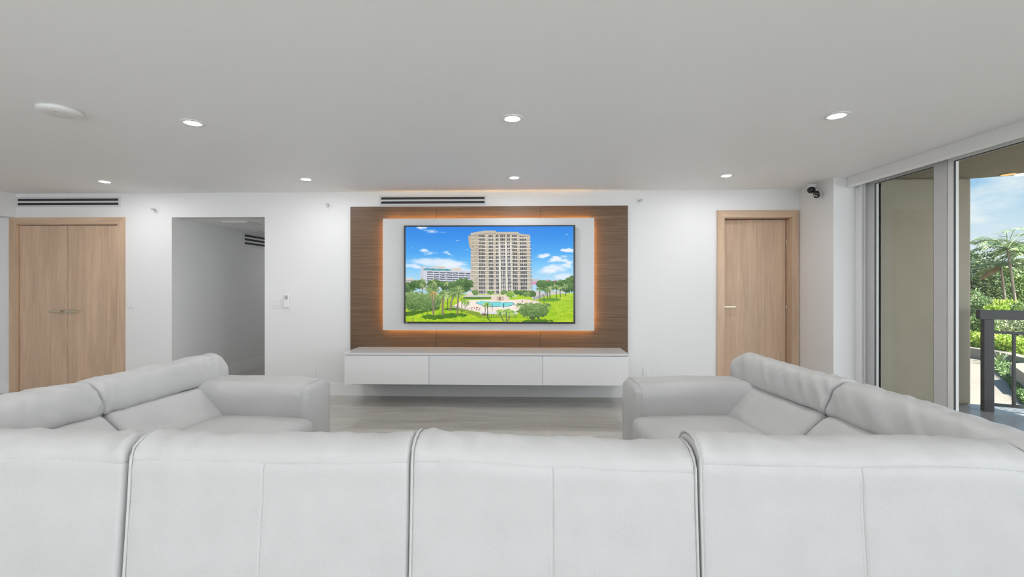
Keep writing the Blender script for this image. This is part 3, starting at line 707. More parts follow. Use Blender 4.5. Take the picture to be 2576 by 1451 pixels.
# sprinklers
for px_, py_, lb in ((393, 528, 'white sidewall sprinkler between double doors and hallway'), (828, 516, 'white sidewall sprinkler between hallway and wood panel'), (1610, 506, 'white sidewall sprinkler between wood panel and single door')):
    p = onY(px_, py_, YB); s_ = empty('sprinkler', p); tag(s_, lb, 'sprinkler', 'wall sprinklers')
    bm = bmesh.new(); lathe(bm, [(.039, -.0005), (.039, -.006), (.034, -.010), (.026, -.010), (.024, -.004)], 28, 'y'); bmobj('escutcheon', bm, M['plastic'], s_, autosmooth=.6)
    bm = bmesh.new(); lathe(bm, [(.012, -.004), (.012, -.03), (.008, -.034)], 16, 'y'); bmobj('body', bm, M['alulight'], s_, autosmooth=.6)
    bm = bmesh.new(); tube(bm, [(-.012, -.028, 0), (-.013, -.045, 0), (-.004, -.058, 0)], .003); tube(bm, [(.012, -.028, 0), (.013, -.045, 0), (.004, -.058, 0)], .003); lathe(bm, [(.004, -.034), (.004, -.056)], 8, 'y')
    bmobj('yoke', bm, M['plastic_grey'], s_)
    bm = bmesh.new(); lathe(bm, [(.017, -.060), (.017, -.058), (.003, -.056)], 16, 'y'); addbox(bm, -.017, .017, -.066, -.058, .010, .013); bmobj('deflector', bm, M['alu'], s_)
# switches and outlets
def plate(nm, px_, py_, w, h, label, cat, rockers=0, outlet=False, group=None, y=YB):
    p = onY(px_, py_, y); o = empty(nm, p); tag(o, label, cat, group)
    bm = bmesh.new(); addbox(bm, -w / 2, w / 2, -.007, -.0005, -h / 2, h / 2, .0025); bmobj('cover_plate', bm, M['plastic'], o)
    for r in range(rockers):
        x = (r - (rockers - 1) / 2) * .046
        bm = bmesh.new(); addbox(bm, x - .0175, x + .0175, -.0085, -.006, -.035, .035, .001); bmobj('rocker_frame', bm, M['ventgrey'], o)
        bm = bmesh.new(); addbox(bm, x - .015, x + .015, -.0115, -.007, -.032, .032, .002); bmobj('rocker', bm, M['plastic'], o)
    if outlet:
        bm = bmesh.new(); addbox(bm, -.017, .017, -.0095, -.006, -.034, .034, .002); bmobj('receptacle', bm, M['trimwhite'], o)
        bm = bmesh.new()
        for z in (-.018, .018):
            addbox(bm, -.0075, -.0055, -.0098, -.0090, z - .001, z + .008); addbox(bm, .0055, .0075, -.0098, -.0090, z - .001, z + .007); addbox(bm, -.002, .002, -.0098, -.0090, z - .010, z - .005)
        bmobj('socket_slot', bm, M['dark'], o)
    return o
plate('light_switch', 330, 761, .078, .118, 'single white rocker light switch beside the double doors', 'light switch', 1, group='wall switches')
plate('light_switch', 698, 762, .122, .118, 'double white rocker light switch right of the hallway', 'light switch', 2, group='wall switches')
plate('wall_outlet', 786, 936, .076, .118, 'white wall outlet left of the console above a sofa arm', 'outlet', 0, True, 'wall outlets')
plate('wall_outlet', 1626, 936, .076, .118, 'white wall outlet right of the console above a sofa arm', 'outlet', 0, True, 'wall outlets')
rp = onY(723, 757, YB); rc = empty('remote_control', rp); tag(rc, 'white air conditioner remote in a holder beside the double switch', 'remote control')
bm = bmesh.new(); addbox(bm, -.031, .031, -.030, -.0005, -.075, .015, .005); bmobj('holder', bm, M['plastic'], rc)
bm = bmesh.new(); addbox(bm, -.026, .026, -.026, -.006, -.066, .077, .006); bmobj('body', bm, M['trimwhite'], rc)
bm = bmesh.new(); addbox(bm, -.019, .019, -.0268, -.0255, .018, .066, .0005); bmobj('display', bm, M['plastic_grey'], rc)
# ceiling fittings
def downlight(loc, label, proto=None):
    if proto is None:
        d = empty('downlight', loc)
        bm = bmesh.new(); lathe(bm, [(.072, -.0004), (.072, -.004), (.068, -.0065), (.050, -.0075), (.0455, -.005), (.0445, -.001)], 40, cap=False); bmobj('trim_ring', bm, M['plastic'], d, autosmooth=.7)
        bm = bmesh.new(); lathe(bm, [(.0445, -.003), (.040, -.0075), (.028, -.011), (.012, -.0125), (0.0005, -.013)], 32); bmobj('lens', bm, M['lens'], d, True)
    else:
        d = proto.copy(); COL.objects.link(d); d.location = loc
        for ch in proto.children:
            if ch.type == 'LIGHT': continue
            c_ = ch.copy(); COL.objects.link(c_); c_.parent = d
    tag(d, label, 'downlight', 'recessed ceiling downlights')
    return d
LAMPS = []
lights = [((1289, 297), 'recessed downlight in the front row, centred over the sofa opening'), ((485, 308), 'recessed downlight in the front row, at the left near the round detector'),
          ((2105, 290), 'recessed downlight in the front row, nearest the sliding glass'), ((1294, 446), 'recessed downlight in the far row, in front of the television'),
          ((770, 450), 'recessed downlight in the far row, in front of the hallway and panel gap'), ((263, 456), 'recessed downlight in the far row, by the double doors'),
          ((1827, 441), 'recessed downlight in the far row, by the single door')]
proto = None
for (a, b), lb in lights:
    p = onZ(a, b, CEIL); d = downlight(p, lb, proto); proto = proto or d; LAMPS.append(p.copy())
for y in (1.28, -.38, -2.04):
    for x in (-6.4, -4.25, -2.1, 0.02, 2.12):
        if abs(x + 6.4) < .01: continue
        p = Vector((x, y, CEIL)); downlight(p, 'recessed downlight in the ceiling behind the viewer', proto); LAMPS.append(p)
p = Vector((-4.25, 2.95, CEIL)); downlight(p, 'recessed downlight above the left end of the sofa', proto); LAMPS.append(p)
POW = 3.8
ld = bpy.data.lights.new('downlight_lamp', 'AREA'); ld.shape = 'DISK'; ld.size = .085; ld.energy = POW; ld.color = (.99, .99, 1.0)
POWR = 2.5
ldr = ld.copy(); ldr.energy = POWR
for k, p in enumerate(LAMPS):
    lo = bpy.data.objects.new('lamp', ld if p.y > 2.5 else ldr); COL.objects.link(lo); lo.location = (p.x, p.y, CEIL - .016)
# unseen area light inside the hallway, no fixture, brightens its walls
lh = bpy.data.lights.new('hallway_fill', 'AREA'); lh.shape = 'DISK'; lh.size = .085; lh.energy = 3.0
lo = bpy.data.objects.new('lamp', lh); COL.objects.link(lo); lo.location = ((xhl + xhr) / 2 + .2, 7.9, ZH - .02)
c = onZ(150, 275, CEIL); dt = empty('ceiling_detector', c); tag(dt, 'white shallow round detector on the ceiling at upper left', 'detector')
bm = bmesh.new(); lathe(bm, [(.108, -.0005), (.108, -.012), (.102, -.022), (.085, -.030), (.06, -.034), (.0005, -.035)], 48); bmobj('cover', bm, M['plastic'], dt, autosmooth=.6)
bm = bmesh.new(); lathe(bm, [(.1105, -.0004), (.1105, -.005), (.108, -.006)], 48); bmobj('mounting_plate', bm, M['ventgrey'], dt)
bm = bmesh.new(); lathe(bm, [(.012, -.0345), (.012, -.036), (.0005, -.0362)], 16); o = bmobj('indicator', bm, M['ventgrey'], dt); o.location = (.03, -.05, .002)
# corner camera
cp = onX(2046, 462, XC - .03)
sc_ = empty('security_camera', (XC, cp.y, CEIL)); tag(sc_, 'small black twin-headed camera mounted high on the column', 'camera')
def P(px_, py_, x=XC - .07): return onX(px_, py_, x) - Vector((XC, cp.y, CEIL))
bm = bmesh.new(); q = P(2040, 463, XC - .04); q.z = min(q.z, -.02); addbox(bm, q.x - .03, q.x + .04, q.y - .03, q.y + .03, -.045, -.0008, .006); bmobj('bracket', bm, M['plastic'], sc_)
a, b = P(2041, 478), P(2054, 489)
def ball(bm, c, r, dirv, lz):
    lathe(bm, [(.0006, -lz), (r * .55, -lz * .93), (r * .92, -lz * .6), (r, 0), (r * .94, lz * .5), (r * .7, lz * .85), (.0006, lz)], 24)
for nm, c_, r, lz, dv in (('front_head', a, .036, .036, (.0, -1, -.2)), ('rear_head', b, .030, .040, (.3, .2, -1))):
    bm = bmesh.new(); ball(bm, None, r, None, lz); o = bmobj(nm, bm, M['black'], sc_, True); o.location = c_; o.rotation_euler = Vector(dv).to_track_quat('Z', 'Y').to_euler()
bm = bmesh.new(); tube(bm, [a, (a + b) / 2 + Vector((0, 0, -.004)), b], [.016, .011, .016], 12); bmobj('neck', bm, M['black'], sc_, True)
bm = bmesh.new(); m_ = Vector((-.03, .01, -.04)); tube(bm, [m_, b + Vector((.02, 0, .07)), b + Vector((-.028, -.005, .012)), b + Vector((-.034, -.02, -.015)), b + Vector((-.012, -.03, -.026))], .0035, 8); bmobj('cable', bm, M['plastic'], sc_, True)
bm = bmesh.new(); tube(bm, [m_ + Vector((0, 0, .03)), m_ * .6 + a * .4 + Vector((.02, 0, 0)), a + Vector((.02, .01, .01))], .008, 10); bmobj('stem', bm, M['plastic'], sc_, True)

# ------------------------------------------------------------------ sectional sofa
def catmull(pts, n):
    P_ = [Vector((p[0], p[1], 0)) for p in pts]; N = len(P_); out = []
    for i in range(N):
        p0, p1, p2, p3 = P_[(i - 1) % N], P_[i], P_[(i + 1) % N], P_[(i + 2) % N]
        m = max(2, int(round(n * (p2 - p1).length)))
        for k in range(m):
            t = k / m
            def kn(a, b): return max((b - a).length, 1e-5) ** .5
            t0 = 0; t1 = t0 + kn(p0, p1); t2 = t1 + kn(p1, p2); t3 = t2 + kn(p2, p3); tt = t1 + t * (t2 - t1)
            A1 = p0 * ((t1 - tt) / (t1 - t0)) + p1 * ((tt - t0) / (t1 - t0)); A2 = p1 * ((t2 - tt) / (t2 - t1)) + p2 * ((tt - t1) / (t2 - t1)); A3 = p2 * ((t3 - tt) / (t3 - t2)) + p3 * ((tt - t2) / (t3 - t2))
            B1 = A1 * ((t2 - tt) / (t2 - t0)) + A2 * ((tt - t0) / (t2 - t0)); B2 = A2 * ((t3 - tt) / (t3 - t1)) + A3 * ((tt - t1) / (t3 - t1))
            q = B1 * ((t2 - tt) / (t2 - t1)) + B2 * ((tt - t1) / (t2 - t1)); out.append((q.x, q.y))
    return out
def loft(bm, prof, w, r, dens=90, wsamp=None, disp=None, zoff=None, rl=None, rr=None):
    """closed (depth, height) profile swept along local x from 0..w with rounded ends"""
    pr = catmull(prof, dens); n = len(pr)
    area = sum(pr[i][0] * pr[(i + 1) % n][1] - pr[(i + 1) % n][0] * pr[i][1] for i in range(n))
    nor = []
    for i in range(n):
        dx = pr[(i + 1) % n][0] - pr[i - 1][0]; dz = pr[(i + 1) % n][1] - pr[i - 1][1]; l = math.hypot(dx, dz) or 1
        s_ = 1 if area > 0 else -1; nor.append((dz / l * s_, -dx / l * s_))
    rl = r if rl is None else rl; rr = r if rr is None else rr
    xs_ = set(wsamp or [])
    k = max(8, int(w / .016))
    for i in range(k + 1): xs_.add(rl + (w - rl - rr) * i / k)
    for i in range(9):
        a = PI / 2 * i / 8; xs_.add(rl * (1 - math.cos(a))) if rl else None; xs_.add(w - rr * (1 - math.cos(a))) if rr else None
    xs_ = sorted(xs_); xs_ = [xs_[0]] + [b for a, b in zip(xs_, xs_[1:]) if b - a > 2e-4]
    rings = []
    for x in xs_:
        ins = 0
        if rl and x < rl: ins = rl - math.sqrt(max(0, rl * rl - (rl - x) ** 2))
        if rr and x > w - rr: ins = rr - math.sqrt(max(0, rr * rr - (x - (w - rr)) ** 2))
        ring = []
        for (d, z), (nx, nz) in zip(pr, nor):
            dd, zz = d - nx * ins, z - nz * ins
            h = disp(x, d, z, nx, nz) if disp else 0
            dd += nx * h; zz += nz * h
            if zoff: zz += zoff(x, z)
            ring.append(bm.verts.new((x, dd, zz)))
        rings.append(ring)
    for A, B in zip(rings, rings[1:]):
        for i in range(n): bm.faces.new((A[i], A[(i + 1) % n], B[(i + 1) % n], B[i]))
    for ring in (rings[0], rings[-1]):
        c = bm.verts.new((ring[0].co.x, sum(v.co.y for v in ring) / n, sum(v.co.z for v in ring) / n))
        for i in range(n): bm.faces.new((ring[i], ring[(i + 1) % n], c))
    bmesh.ops.recalc_face_normals(bm, faces=bm.faces)
REAR = [(-.040, .10), (-.030, .30), (-.014, .50), (-.004, .64), (0, .715)]
SHELL = [(-.034, .065)] + REAR + [(.006, .734), (.05, .742), (.13, .72), (.18, .64), (.24, .5), (.30, .3), (.32, .065), (.15, .06)]
HEAD = [(.004, .722), (.003, .742), (.014, .768), (.046, .789), (.09, .797), (.135, .792), (.172, .774), (.198, .744), (.216, .705), (.230, .66), (.231, .630), (.214, .608), (.15, .63), (.06, .70)]
BACK = [(.17, .59), (.205, .612), (.245, .604), (.305, .56), (.365, .505), (.42, .455), (.44, .40), (.40, .37), (.30, .38), (.21, .48)]
def ramp1(pts, s_):
    for (a, va), (b, vb) in zip(pts, pts[1:]):
        if s_ <= b: t = (s_ - a) / (b - a); t = t * t * (3 - 2 * t); return va + (vb - va) * t
    return pts[-1][1]
def nz3(a, b, c): return noise.noise(Vector((a, b, c)))
def head_disp(seed, amp, w):
    def f(x, d, z, nx, nz):
        q = x + (d - z) * .75; e_ = min(x, w - x)
        fold = nz3(q * 15 + seed, d * 1.5 + z * 2 - x * 1.2, seed * 1.7) + .55 * nz3((x - (d - z) * .35) * 27 + seed, x * 2 + z * 2, 3.3 + seed)
        msk = .6 + .8 * math.exp(-e_ / .14)
        k = 1.0 if d > .02 else max(0.0, d / .02)
        if z < .735 and d < .1: k *= .1
        return amp * fold * msk * k + .004 * nz3(x * 5 + seed, d * 6, z * 6)
    return f
def soft(seed, amp, sc=7.0):
    return lambda x, d, z, nx, nz: amp * nz3(x * sc + seed, d * sc, z * sc + seed)
def shell_disp(seed, w, mid):
    def f(x, d, z, nx, nz):
        h = .0035 * nz3(x * 4 + seed, z * 5, seed) + .0012 * nz3(x * 14, z * 11, seed + 4)
        if d < .02:
            if mid is not None: h -= .0030 * math.exp(-((x - mid) / .0025) ** 2)
            e_ = min(x, w - x); h += .006 * (1 - math.exp(-e_ / .10))
            if z > .66: h -= 0.0025 * math.exp(-((z - .722) / .004) ** 2)
        return h
    return f
def rear_path(zo, x, n=60, up=.30, off=.0):
    """points of the rear face and headrest top at local x (for piping and stitches)"""
    pts = [(-.034, .075)] + REAR + [(.003, .742), (.014, .768), (.046, .789), (.09, .797), (.135, .792), (.172, .774), (.198, .744), (.216, .705)]
    out = []
    for (a, b), (c_, d_) in zip(pts, pts[1:]):
        m = max(1, int(math.hypot(c_ - a, d_ - b) / .02))
        for k in range(m): t = k / m; out.append((a + (c_ - a) * t, b + (d_ - b) * t))
    out.append(pts[-1]); return out
def stitch(bm, p, d, nrm, L=.0046, wd=.0019, ht=.0016):
    d = d.normalized(); s_ = d.cross(nrm).normalized(); n_ = nrm.normalized()
    vs = []
    for a in (-1, 1):
        for b in (-1, 1):
            for c_ in (-1, 1): vs.append(bm.verts.new(p + d * (a * L / 2 * (1 if c_ < 0 else .7)) + s_ * (b * wd / 2) + n_ * (c_ * ht / 2)))
    for f in ((0, 1, 3, 2), (4, 6, 7, 5), (0, 4, 5, 1), (2, 3, 7, 6), (1, 5, 7, 3), (0, 2, 6, 4)): bm.faces.new([vs[i] for i in f])
SOFA = empty('sectional_sofa', (-.3, 2.6, 0)); tag(SOFA, 'large U-shaped white leather sectional sofa facing the television', 'sofa')
SO = Vector(SOFA.location)
def seat_box(x0, x1, d0, d1, z0, z1, seed, bulge=.03):
    """puffy cushion"""
    bm = bmesh.new(); addbox(bm, x0, x1, d0, d1, z0, z1)
    bmesh.ops.subdivide_edges(bm, edges=bm.edges[:], cuts=17, use_grid_fill=True)
    cxx, cyy, czz = (x0 + x1) / 2, (d0 + d1) / 2, (z0 + z1) / 2; hx, hy, hz_ = (x1 - x0) / 2, (d1 - d0) / 2, (z1 - z0) / 2
    R = min(.055, hz_ * .8)
    for v in bm.verts:
        p = Vector((v.co.x - cxx, v.co.y - cyy, v.co.z - czz))
        q = Vector((max(-hx + R, min(hx - R, p.x)), max(-hy + R, min(hy - R, p.y)), max(-hz_ + R, min(hz_ - R, p.z))))
        dlt = p - q
        if dlt.length > 1e-6: p = q + dlt.normalized() * R
        u_, v_ = p.x / hx, p.y / hy
        p.z += bulge * (1 - u_ * u_) * (1 - v_ * v_) * (1 if p.z > 0 else 0)
        p.y += .018 * (1 - u_ * u_) * (1 - (p.z / hz_) ** 2) * (1 if p.y > 0 else 0)
        p.x += .012 * (1 - v_ * v_) * (1 - (p.z / hz_) ** 2) * (1 if p.x > 0 else -1)
        p += Vector((0, 0, .004 * nz3(p.x * 9 + seed, p.y * 9, seed)))
        v.co = p + Vector((cxx, cyy, czz))
    return bm
def module(kind, origin, rz, w, seed, crest, mid=True, welts='', stitched=True, back_w=None, x_start=0.0, seat=(0.02, None), famp=.009, hr=(None, None), label=None, seatd=(.42, 1.08), bs=0.0):
    zo = lambda x, z: ramp1(crest, max(0, min(1, x / w))) * max(0, min(1, (z - .45) / .25))
    bm = bmesh.new(); midx = w * mid if mid else None
    ws = [midx + q for q in (-.012, -.007, -.004, -.0025, -.0012, 0, .0012, .0025, .004, .007, .012)] if mid else []
    loft(bm, SHELL, w, .018, 110, ws, shell_disp(seed, w, midx), zo); TR = [BVHTree.FromBMesh(bm)]
    body = bmobj(kind, bm, M['leather'], SOFA, True)
    body.location = Vector(origin) - SO; body.rotation_euler = (0, 0, rz)
    if label: body['label'] = label
    bm = bmesh.new(); loft(bm, HEAD, w, .020, 150, None, head_disp(seed, famp, w), zo, rl=hr[0], rr=hr[1]); TR.append(BVHTree.FromBMesh(bm)); bmobj('headrest', bm, M['leather'], body, True)
    bm = bmesh.new(); loft(bm, BACK, w - .01 - bs, .035, 110, None, soft(seed, .006)); bm.transform(Matrix.Translation((.005 + (bs if bs > 0 else 0), 0, 0))); bmobj('back_cushion', bm, M['leather'], body, True)
    if seat:
        s0 = seat[0]; s1 = seat[1] if seat[1] is not None else w - .006
        bmobj('seat_cushion', seat_box(s0, s1, seatd[0], seatd[1], .20, .445, seed), M['leather'], body, True)
        bm = bmesh.new(); addbox(bm, s0 + .02, s1 - .02, .2, seatd[1] - .03, .07, .215, .02); bmobj('base', bm, M['leather'], body)
        for a in (s0 + .08, s1 - .08):
            for d in (.1, seatd[1] - .10):
                bm = bmesh.new(); lathe(bm, [(.018, 0), (.022, .08)], 16); o = bmobj('foot', bm, M['black'], body); o.location = (a, d, 0)
    for side in welts:
        xx = .005 if side == 'L' else w - .005
        bm = bmesh.new(); pts = [(xx, d, z + zo(xx, z)) for d, z in rear_path(None, xx)]
        tube(bm, pts, .0048, 8); bmobj('welt', bm, M['welt'], body, True)
    def snap(p, nrm):
        best = None
        for t in TR:
            h = t.ray_cast(p + nrm * .06, -nrm, .12)
            if h[0] is not None and (best is None or h[3] < best[1]): best = (h[0], h[3])
        return (best[0] if best else p) + nrm * .0002
    if stitched:
        bm = bmesh.new()
        x = .03
        while x < w - .03:
            z = .735 + zo(x, .735); stitch(bm, snap(Vector((x, .0008, z)), Vector((0, -1, .1)).normalized()), Vector((1, 0, 0)), Vector((0, -1, .1))); x += .0075
        bmobj('top_stitching', bm, M['thread'], body)
        for dx in ((-.0085, .0085) if mid else ()):
            bm = bmesh.new(); z = .12
            while z < .71:
                if True:
                    d = 0
                    for (a, b), (c_, d_) in zip(REAR, REAR[1:]):
                        if b <= z <= d_: d = a + (c_ - a) * (z - b) / (d_ - b)
                    stitch(bm, snap(Vector((midx + dx, d, z + zo(midx, z))), Vector((0, -1, 0))), Vector((0, 0, 1)), Vector((0, -1, 0)))
                z += .0075
            bmobj('seam_stitching', bm, M['thread'], body)
        for side in welts:
            bm = bmesh.new(); xx = .016 if side == 'L' else w - .016
            rp_ = rear_path(None, xx); acc = 0
            for (a, b), (c_, d_) in zip(rp_, rp_[1:]):
                seg = math.hypot(c_ - a, d_ - b); m = max(1, int(round(seg / .0075)))
                for k in range(m):
                    t = (k + .5) / m; dd = a + (c_ - a) * t; zz = b + (d_ - b) * t
                    nrm = Vector((0, -(d_ - b), (c_ - a))).normalized()
                    stitch(bm, snap(Vector((xx, dd, zz + zo(xx, zz))), nrm), Vector((0, c_ - a, d_ - b)), nrm)
            bmobj('edge_stitching', bm, M['thread'], body)
    return body
YS = 1.482
mL, m2, m3, m4 = -1.345, -1.325, -.376, .563
# left corner, two armless units, right corner
cl = module('corner_module', (-2.52, YS, 0), 0, 2.52 + mL, 11, [(0, -.002), (.7, -.003), (1, -.008)], None, '', seat=(.20, None), label='left corner module')
module('armless_module', (m2, YS, 0), 0, m3 - m2 - .004, 23, [(0, .001), (.3, -.004), (.8, -.006), (1, .003)], .485, 'L', label='armless module left of centre')
module('armless_module', (m3, YS, 0), 0, m4 - m3 - .005, 37, [(0, .008), (.12, .004), (.5, -.010), (.8, -.020), (1, -.018)], .50, 'LR', label='armless module in the centre')
cr = module('corner_module', (m4, YS, 0), 0, 1.075, 51, [(0, .012), (.08, .006), (.4, .000), (.8, .003), (1, -.010)], .478, 'LR', seat=(.02, .86), label='right corner module')
# corner side backs and end units
spl = math.radians(5.2)
def side_back(parent, origin, rz, w, seed, crest, famp):
    zo = lambda x, z: ramp1(crest, max(0, min(1, x / w))) * max(0, min(1, (z - .45) / .25))
    inv = Matrix.Rotation(rz, 4, 'Z'); off = Vector(origin) - (SO + parent.location)
    def tr(bm): bm.transform(Matrix.Translation(off) @ inv)
    bm = bmesh.new(); loft(bm, SHELL, w, .02, 90, None, shell_disp(seed, w, None), zo); tr(bm); bmobj('side_panel', bm, M['leather'], parent, True)
    bm = bmesh.new(); loft(bm, HEAD, w, .022, 150, None, head_disp(seed, famp, w), zo); tr(bm); bmobj('headrest', bm, M['leather'], parent, True)
    bm = bmesh.new(); loft(bm, BACK, w - .36, .035, 110, None, soft(seed, .006)); bm.transform(Matrix.Translation((.355 if rz > 0 else .005, 0, 0))); tr(bm); bmobj('back_cushion', bm, M['leather'], parent, True)
rR = PI / 2 + spl; nR = Vector((1.945, 1.492, 0)); dR = Vector((math.cos(rR), math.sin(rR), 0)); wR1 = 1.035
side_back(cr, nR, rR, wR1, 61, [(0, -.045), (.35, -.018), (.7, -.006), (1, -.004)], .013)
er = module('end_module', nR + dR * (wR1 + .003), rR, .955, 73, [(0, .004), (.5, 0), (1, .008)], None, '', False, seat=(.01, .62), famp=.010, seatd=(.40, 1.095), bs=-.0, label='right end module with armrest')
rL = -PI / 2 - spl; fL = Vector((-2.425, 3.335, 0)); dL = Vector((math.cos(rL), math.sin(rL), 0)); wL1 = .915
el = module('end_module', fL, rL, wL1, 87, [(0, .010), (.5, .004), (.9, -.004), (1, -.012)], None, '', False, seat=(.295, .905), famp=.009, seatd=(.40, 1.085), label='left end module with armrest')
side_back(cl, fL + dL * (wL1 + .003), rL, .98, 93, [(0, -.012), (.12, .0), (1, 0)], .012)
# armrests: rounded blocks across the far ends, in module-local space
def armrest(parent, x0, x1, d0, d1, z1, seed, mirror):
    bm = bmesh.new(); addbox(bm, x0, x1, d0, d1, .07, z1)
    bmesh.ops.subdivide_edges(bm, edges=bm.edges[:], cuts=23, use_grid_fill=True)
    cxx, cyy, czz = (x0 + x1) / 2, (d0 + d1) / 2, (.07 + z1) / 2; hx, hy, hz_ = (x1 - x0) / 2, (d1 - d0) / 2, (z1 - .07) / 2
    for v in bm.verts:
        p = Vector((v.co.x - cxx, v.co.y - cyy, v.co.z - czz))
        top = p.z > 0
        R = .085 if top else .05
        # round about the arm's long axis (across x-z), smaller rounding at the front
        qx = max(-hx + R, min(hx - R, p.x)); qz = max(-hz_ + .04, min(hz_ - R, p.z))
        dx, dz = p.x - qx, p.z - qz; l = math.hypot(dx, dz)
        if l > R: p.x = qx + dx / l * R; p.z = qz + dz / l * R
        u_, v_, t_ = p.x / hx, p.y / hy, p.z / hz_
        fr = max(0, (p.y - (hy - .045)) / .045)
        if fr > 0:
            k = 1 - .055 * fr * fr / hx * .35; p.x *= 1 - .045 * fr * fr / hx * .5; p.z = p.z - .022 * fr * fr * max(0, t_)
        p.y += .03 * (1 - u_ * u_) * (1 - min(1, abs(t_)) ** 4) * (1 if p.y > 0 else 0)
        p.x += .016 * (1 - v_ * v_) * (1 if p.x > 0 else -1) * (1 - t_ * t_ * .6)
        p.z += .010 * (1 - v_ * v_) * max(0, t_)
        c = math.exp(-((p.y - hy + .05) ** 2 + (p.z - hz_ + .06) ** 2) / .0035)
        p.x += c * .010 * math.sin(70 * (p.y + p.z)) * (1 if p.x > 0 else -1)
        p += Vector((.004 * nz3(p.y * 7, p.z * 7, seed), 0, .005 * nz3(p.x * 8 + seed, p.y * 8, p.z * 4)))
        v.co = p + Vector((cxx, cyy, czz))
    T_ = BVHTree.FromBMesh(bm); arm = bmobj('armrest', bm, M['leather'], parent, True)
    loop = []
    for k in range(41):
        a = PI * k / 40; vx_ = -math.cos(a) * hx * 1.3; vz_ = .12 + math.sin(a) ** .55 * (z1 - .02)
        o_ = Vector((cxx + vx_ * 1.4, d1 - .035, vz_ * 1.05)); c_ = Vector((cxx, d1 - .035, z1 * .5)); h = T_.ray_cast(o_ + (o_ - c_) * .5, (c_ - o_).normalized())
        if h[0] is not None: loop.append(h[0])
    if len(loop) > 5:
        bm = bmesh.new(); tube(bm, loop, .0038, 6); bmobj('welt', bm, M['welt'], parent, True)
armrest(er, .615, .955, .20, 1.05, .638, 5, False)
armrest(el, -.03, .30, .20, 1.015, .645, 9, True)

# ------------------------------------------------------------------ balcony
ZB, ZBC = -.02, 2.49
edge = [(4.98, 5.19), (6.25, 4.63), (6.25, -4.2)]
struct((lambda bm: (prism(bm, [(3.555, -4.2), (3.555, 5.42)] + [(4.98, 5.42)] + edge, ZB - .2, ZB), bmobj('floor_balcony', bm, M['balcony']))[1])(bmesh.new()), 'grey balcony floor outside the sliding glass', 'floor')
struct((lambda bm: (prism(bm, [(3.505, -4.2), (3.505, 5.46), (5.02, 5.46)] + edge, ZBC, ZBC + .22), bmobj('ceiling_balcony', bm, M['stucco']))[1])(bmesh.new()), 'tan stucco balcony ceiling', 'ceiling')
bm = bmesh.new(); xe = onY(2445, 600, 5.15).x; addbox(bm, 3.625, xe, 5.15, 5.40, ZB, ZBC, .03, 3)
struct(bmobj('wall_balcony', bm, M['stucco']), 'tan stucco balcony side wall seen through the glass', 'wall')
struct(box('wall_facade', 3.505, 3.62, YC, 5.15, ZB, ZBC, M['stucco']), 'stucco return outside the column', 'wall')
struct(box('trim_slab_edge', 3.505, 3.56, YR, YC, ZG + .10, ZBC, M['stucco']), 'stucco lintel above the sliding glass', 'lintel')
rd = Vector((.914, -.407, 0)); r0 = atT(2466, 779, 4.80); r0.z = ZB
rl_ = empty('balcony_railing', r0); tag(rl_, 'dark bronze metal balcony railing with square balusters', 'railing')
ang = math.atan2(rd.y, rd.x)
def rbox(nm, s0, s1, hw, z0, z1, mat=M['blackmetal'], bev=.003, s_off=(0, 0), a=ang):
    bm = bmesh.new(); addbox(bm, s0, s1, -hw, hw, z0, z1, bev); bm.transform(Matrix.Translation((s_off[0], s_off[1], 0)) @ Matrix.Rotation(a, 4, 'Z')); return bmobj(nm, bm, mat, rl_)
LR = 1.5
zt = onY(2480, 779, r0.y).z - ZB; 
rbox('top_rail', -.02, LR, .045, zt - .098, zt)
rbox('middle_rail', .09, LR, .018, zt - .245, zt - .222)
rbox('bottom_rail', .09, LR, .018, .06, .085)
rbox('post', .015, .095, .04, 0, zt - .098)
rbox('post', LR - .08, LR, .04, 0, zt - .098)
for k in range(9):
    s_ = .245 + k * .16
    if s_ < LR - .1: rbox('baluster', s_, s_ + .025, .0125, .085, zt - .245)
e1 = rd * LR
rbox('top_rail', 0, 7.5, .045, zt - .098, zt, s_off=(e1.x, e1.y), a=-PI / 2)
rbox('middle_rail', 0.05, 7.5, .018, zt - .245, zt - .222, s_off=(e1.x, e1.y), a=-PI / 2)
rbox('bottom_rail', 0.05, 7.5, .018, .06, .085, s_off=(e1.x, e1.y), a=-PI / 2)
bp = onZ(2537, 437, ZBC); bl = empty('balcony_downlight', bp); tag(bl, 'glowing amber round light in the balcony ceiling', 'downlight')
bm = bmesh.new(); lathe(bm, [(.062, -.001), (.058, -.010), (.0005, -.012)], 28); bmobj('lens', bm, M['warmlens'], bl, True)
bm = bmesh.new(); lathe(bm, [(.070, -.0005), (.070, -.008), (.062, -.009)], 28, cap=False); bmobj('trim_ring', bm, M['stucco'], bl)

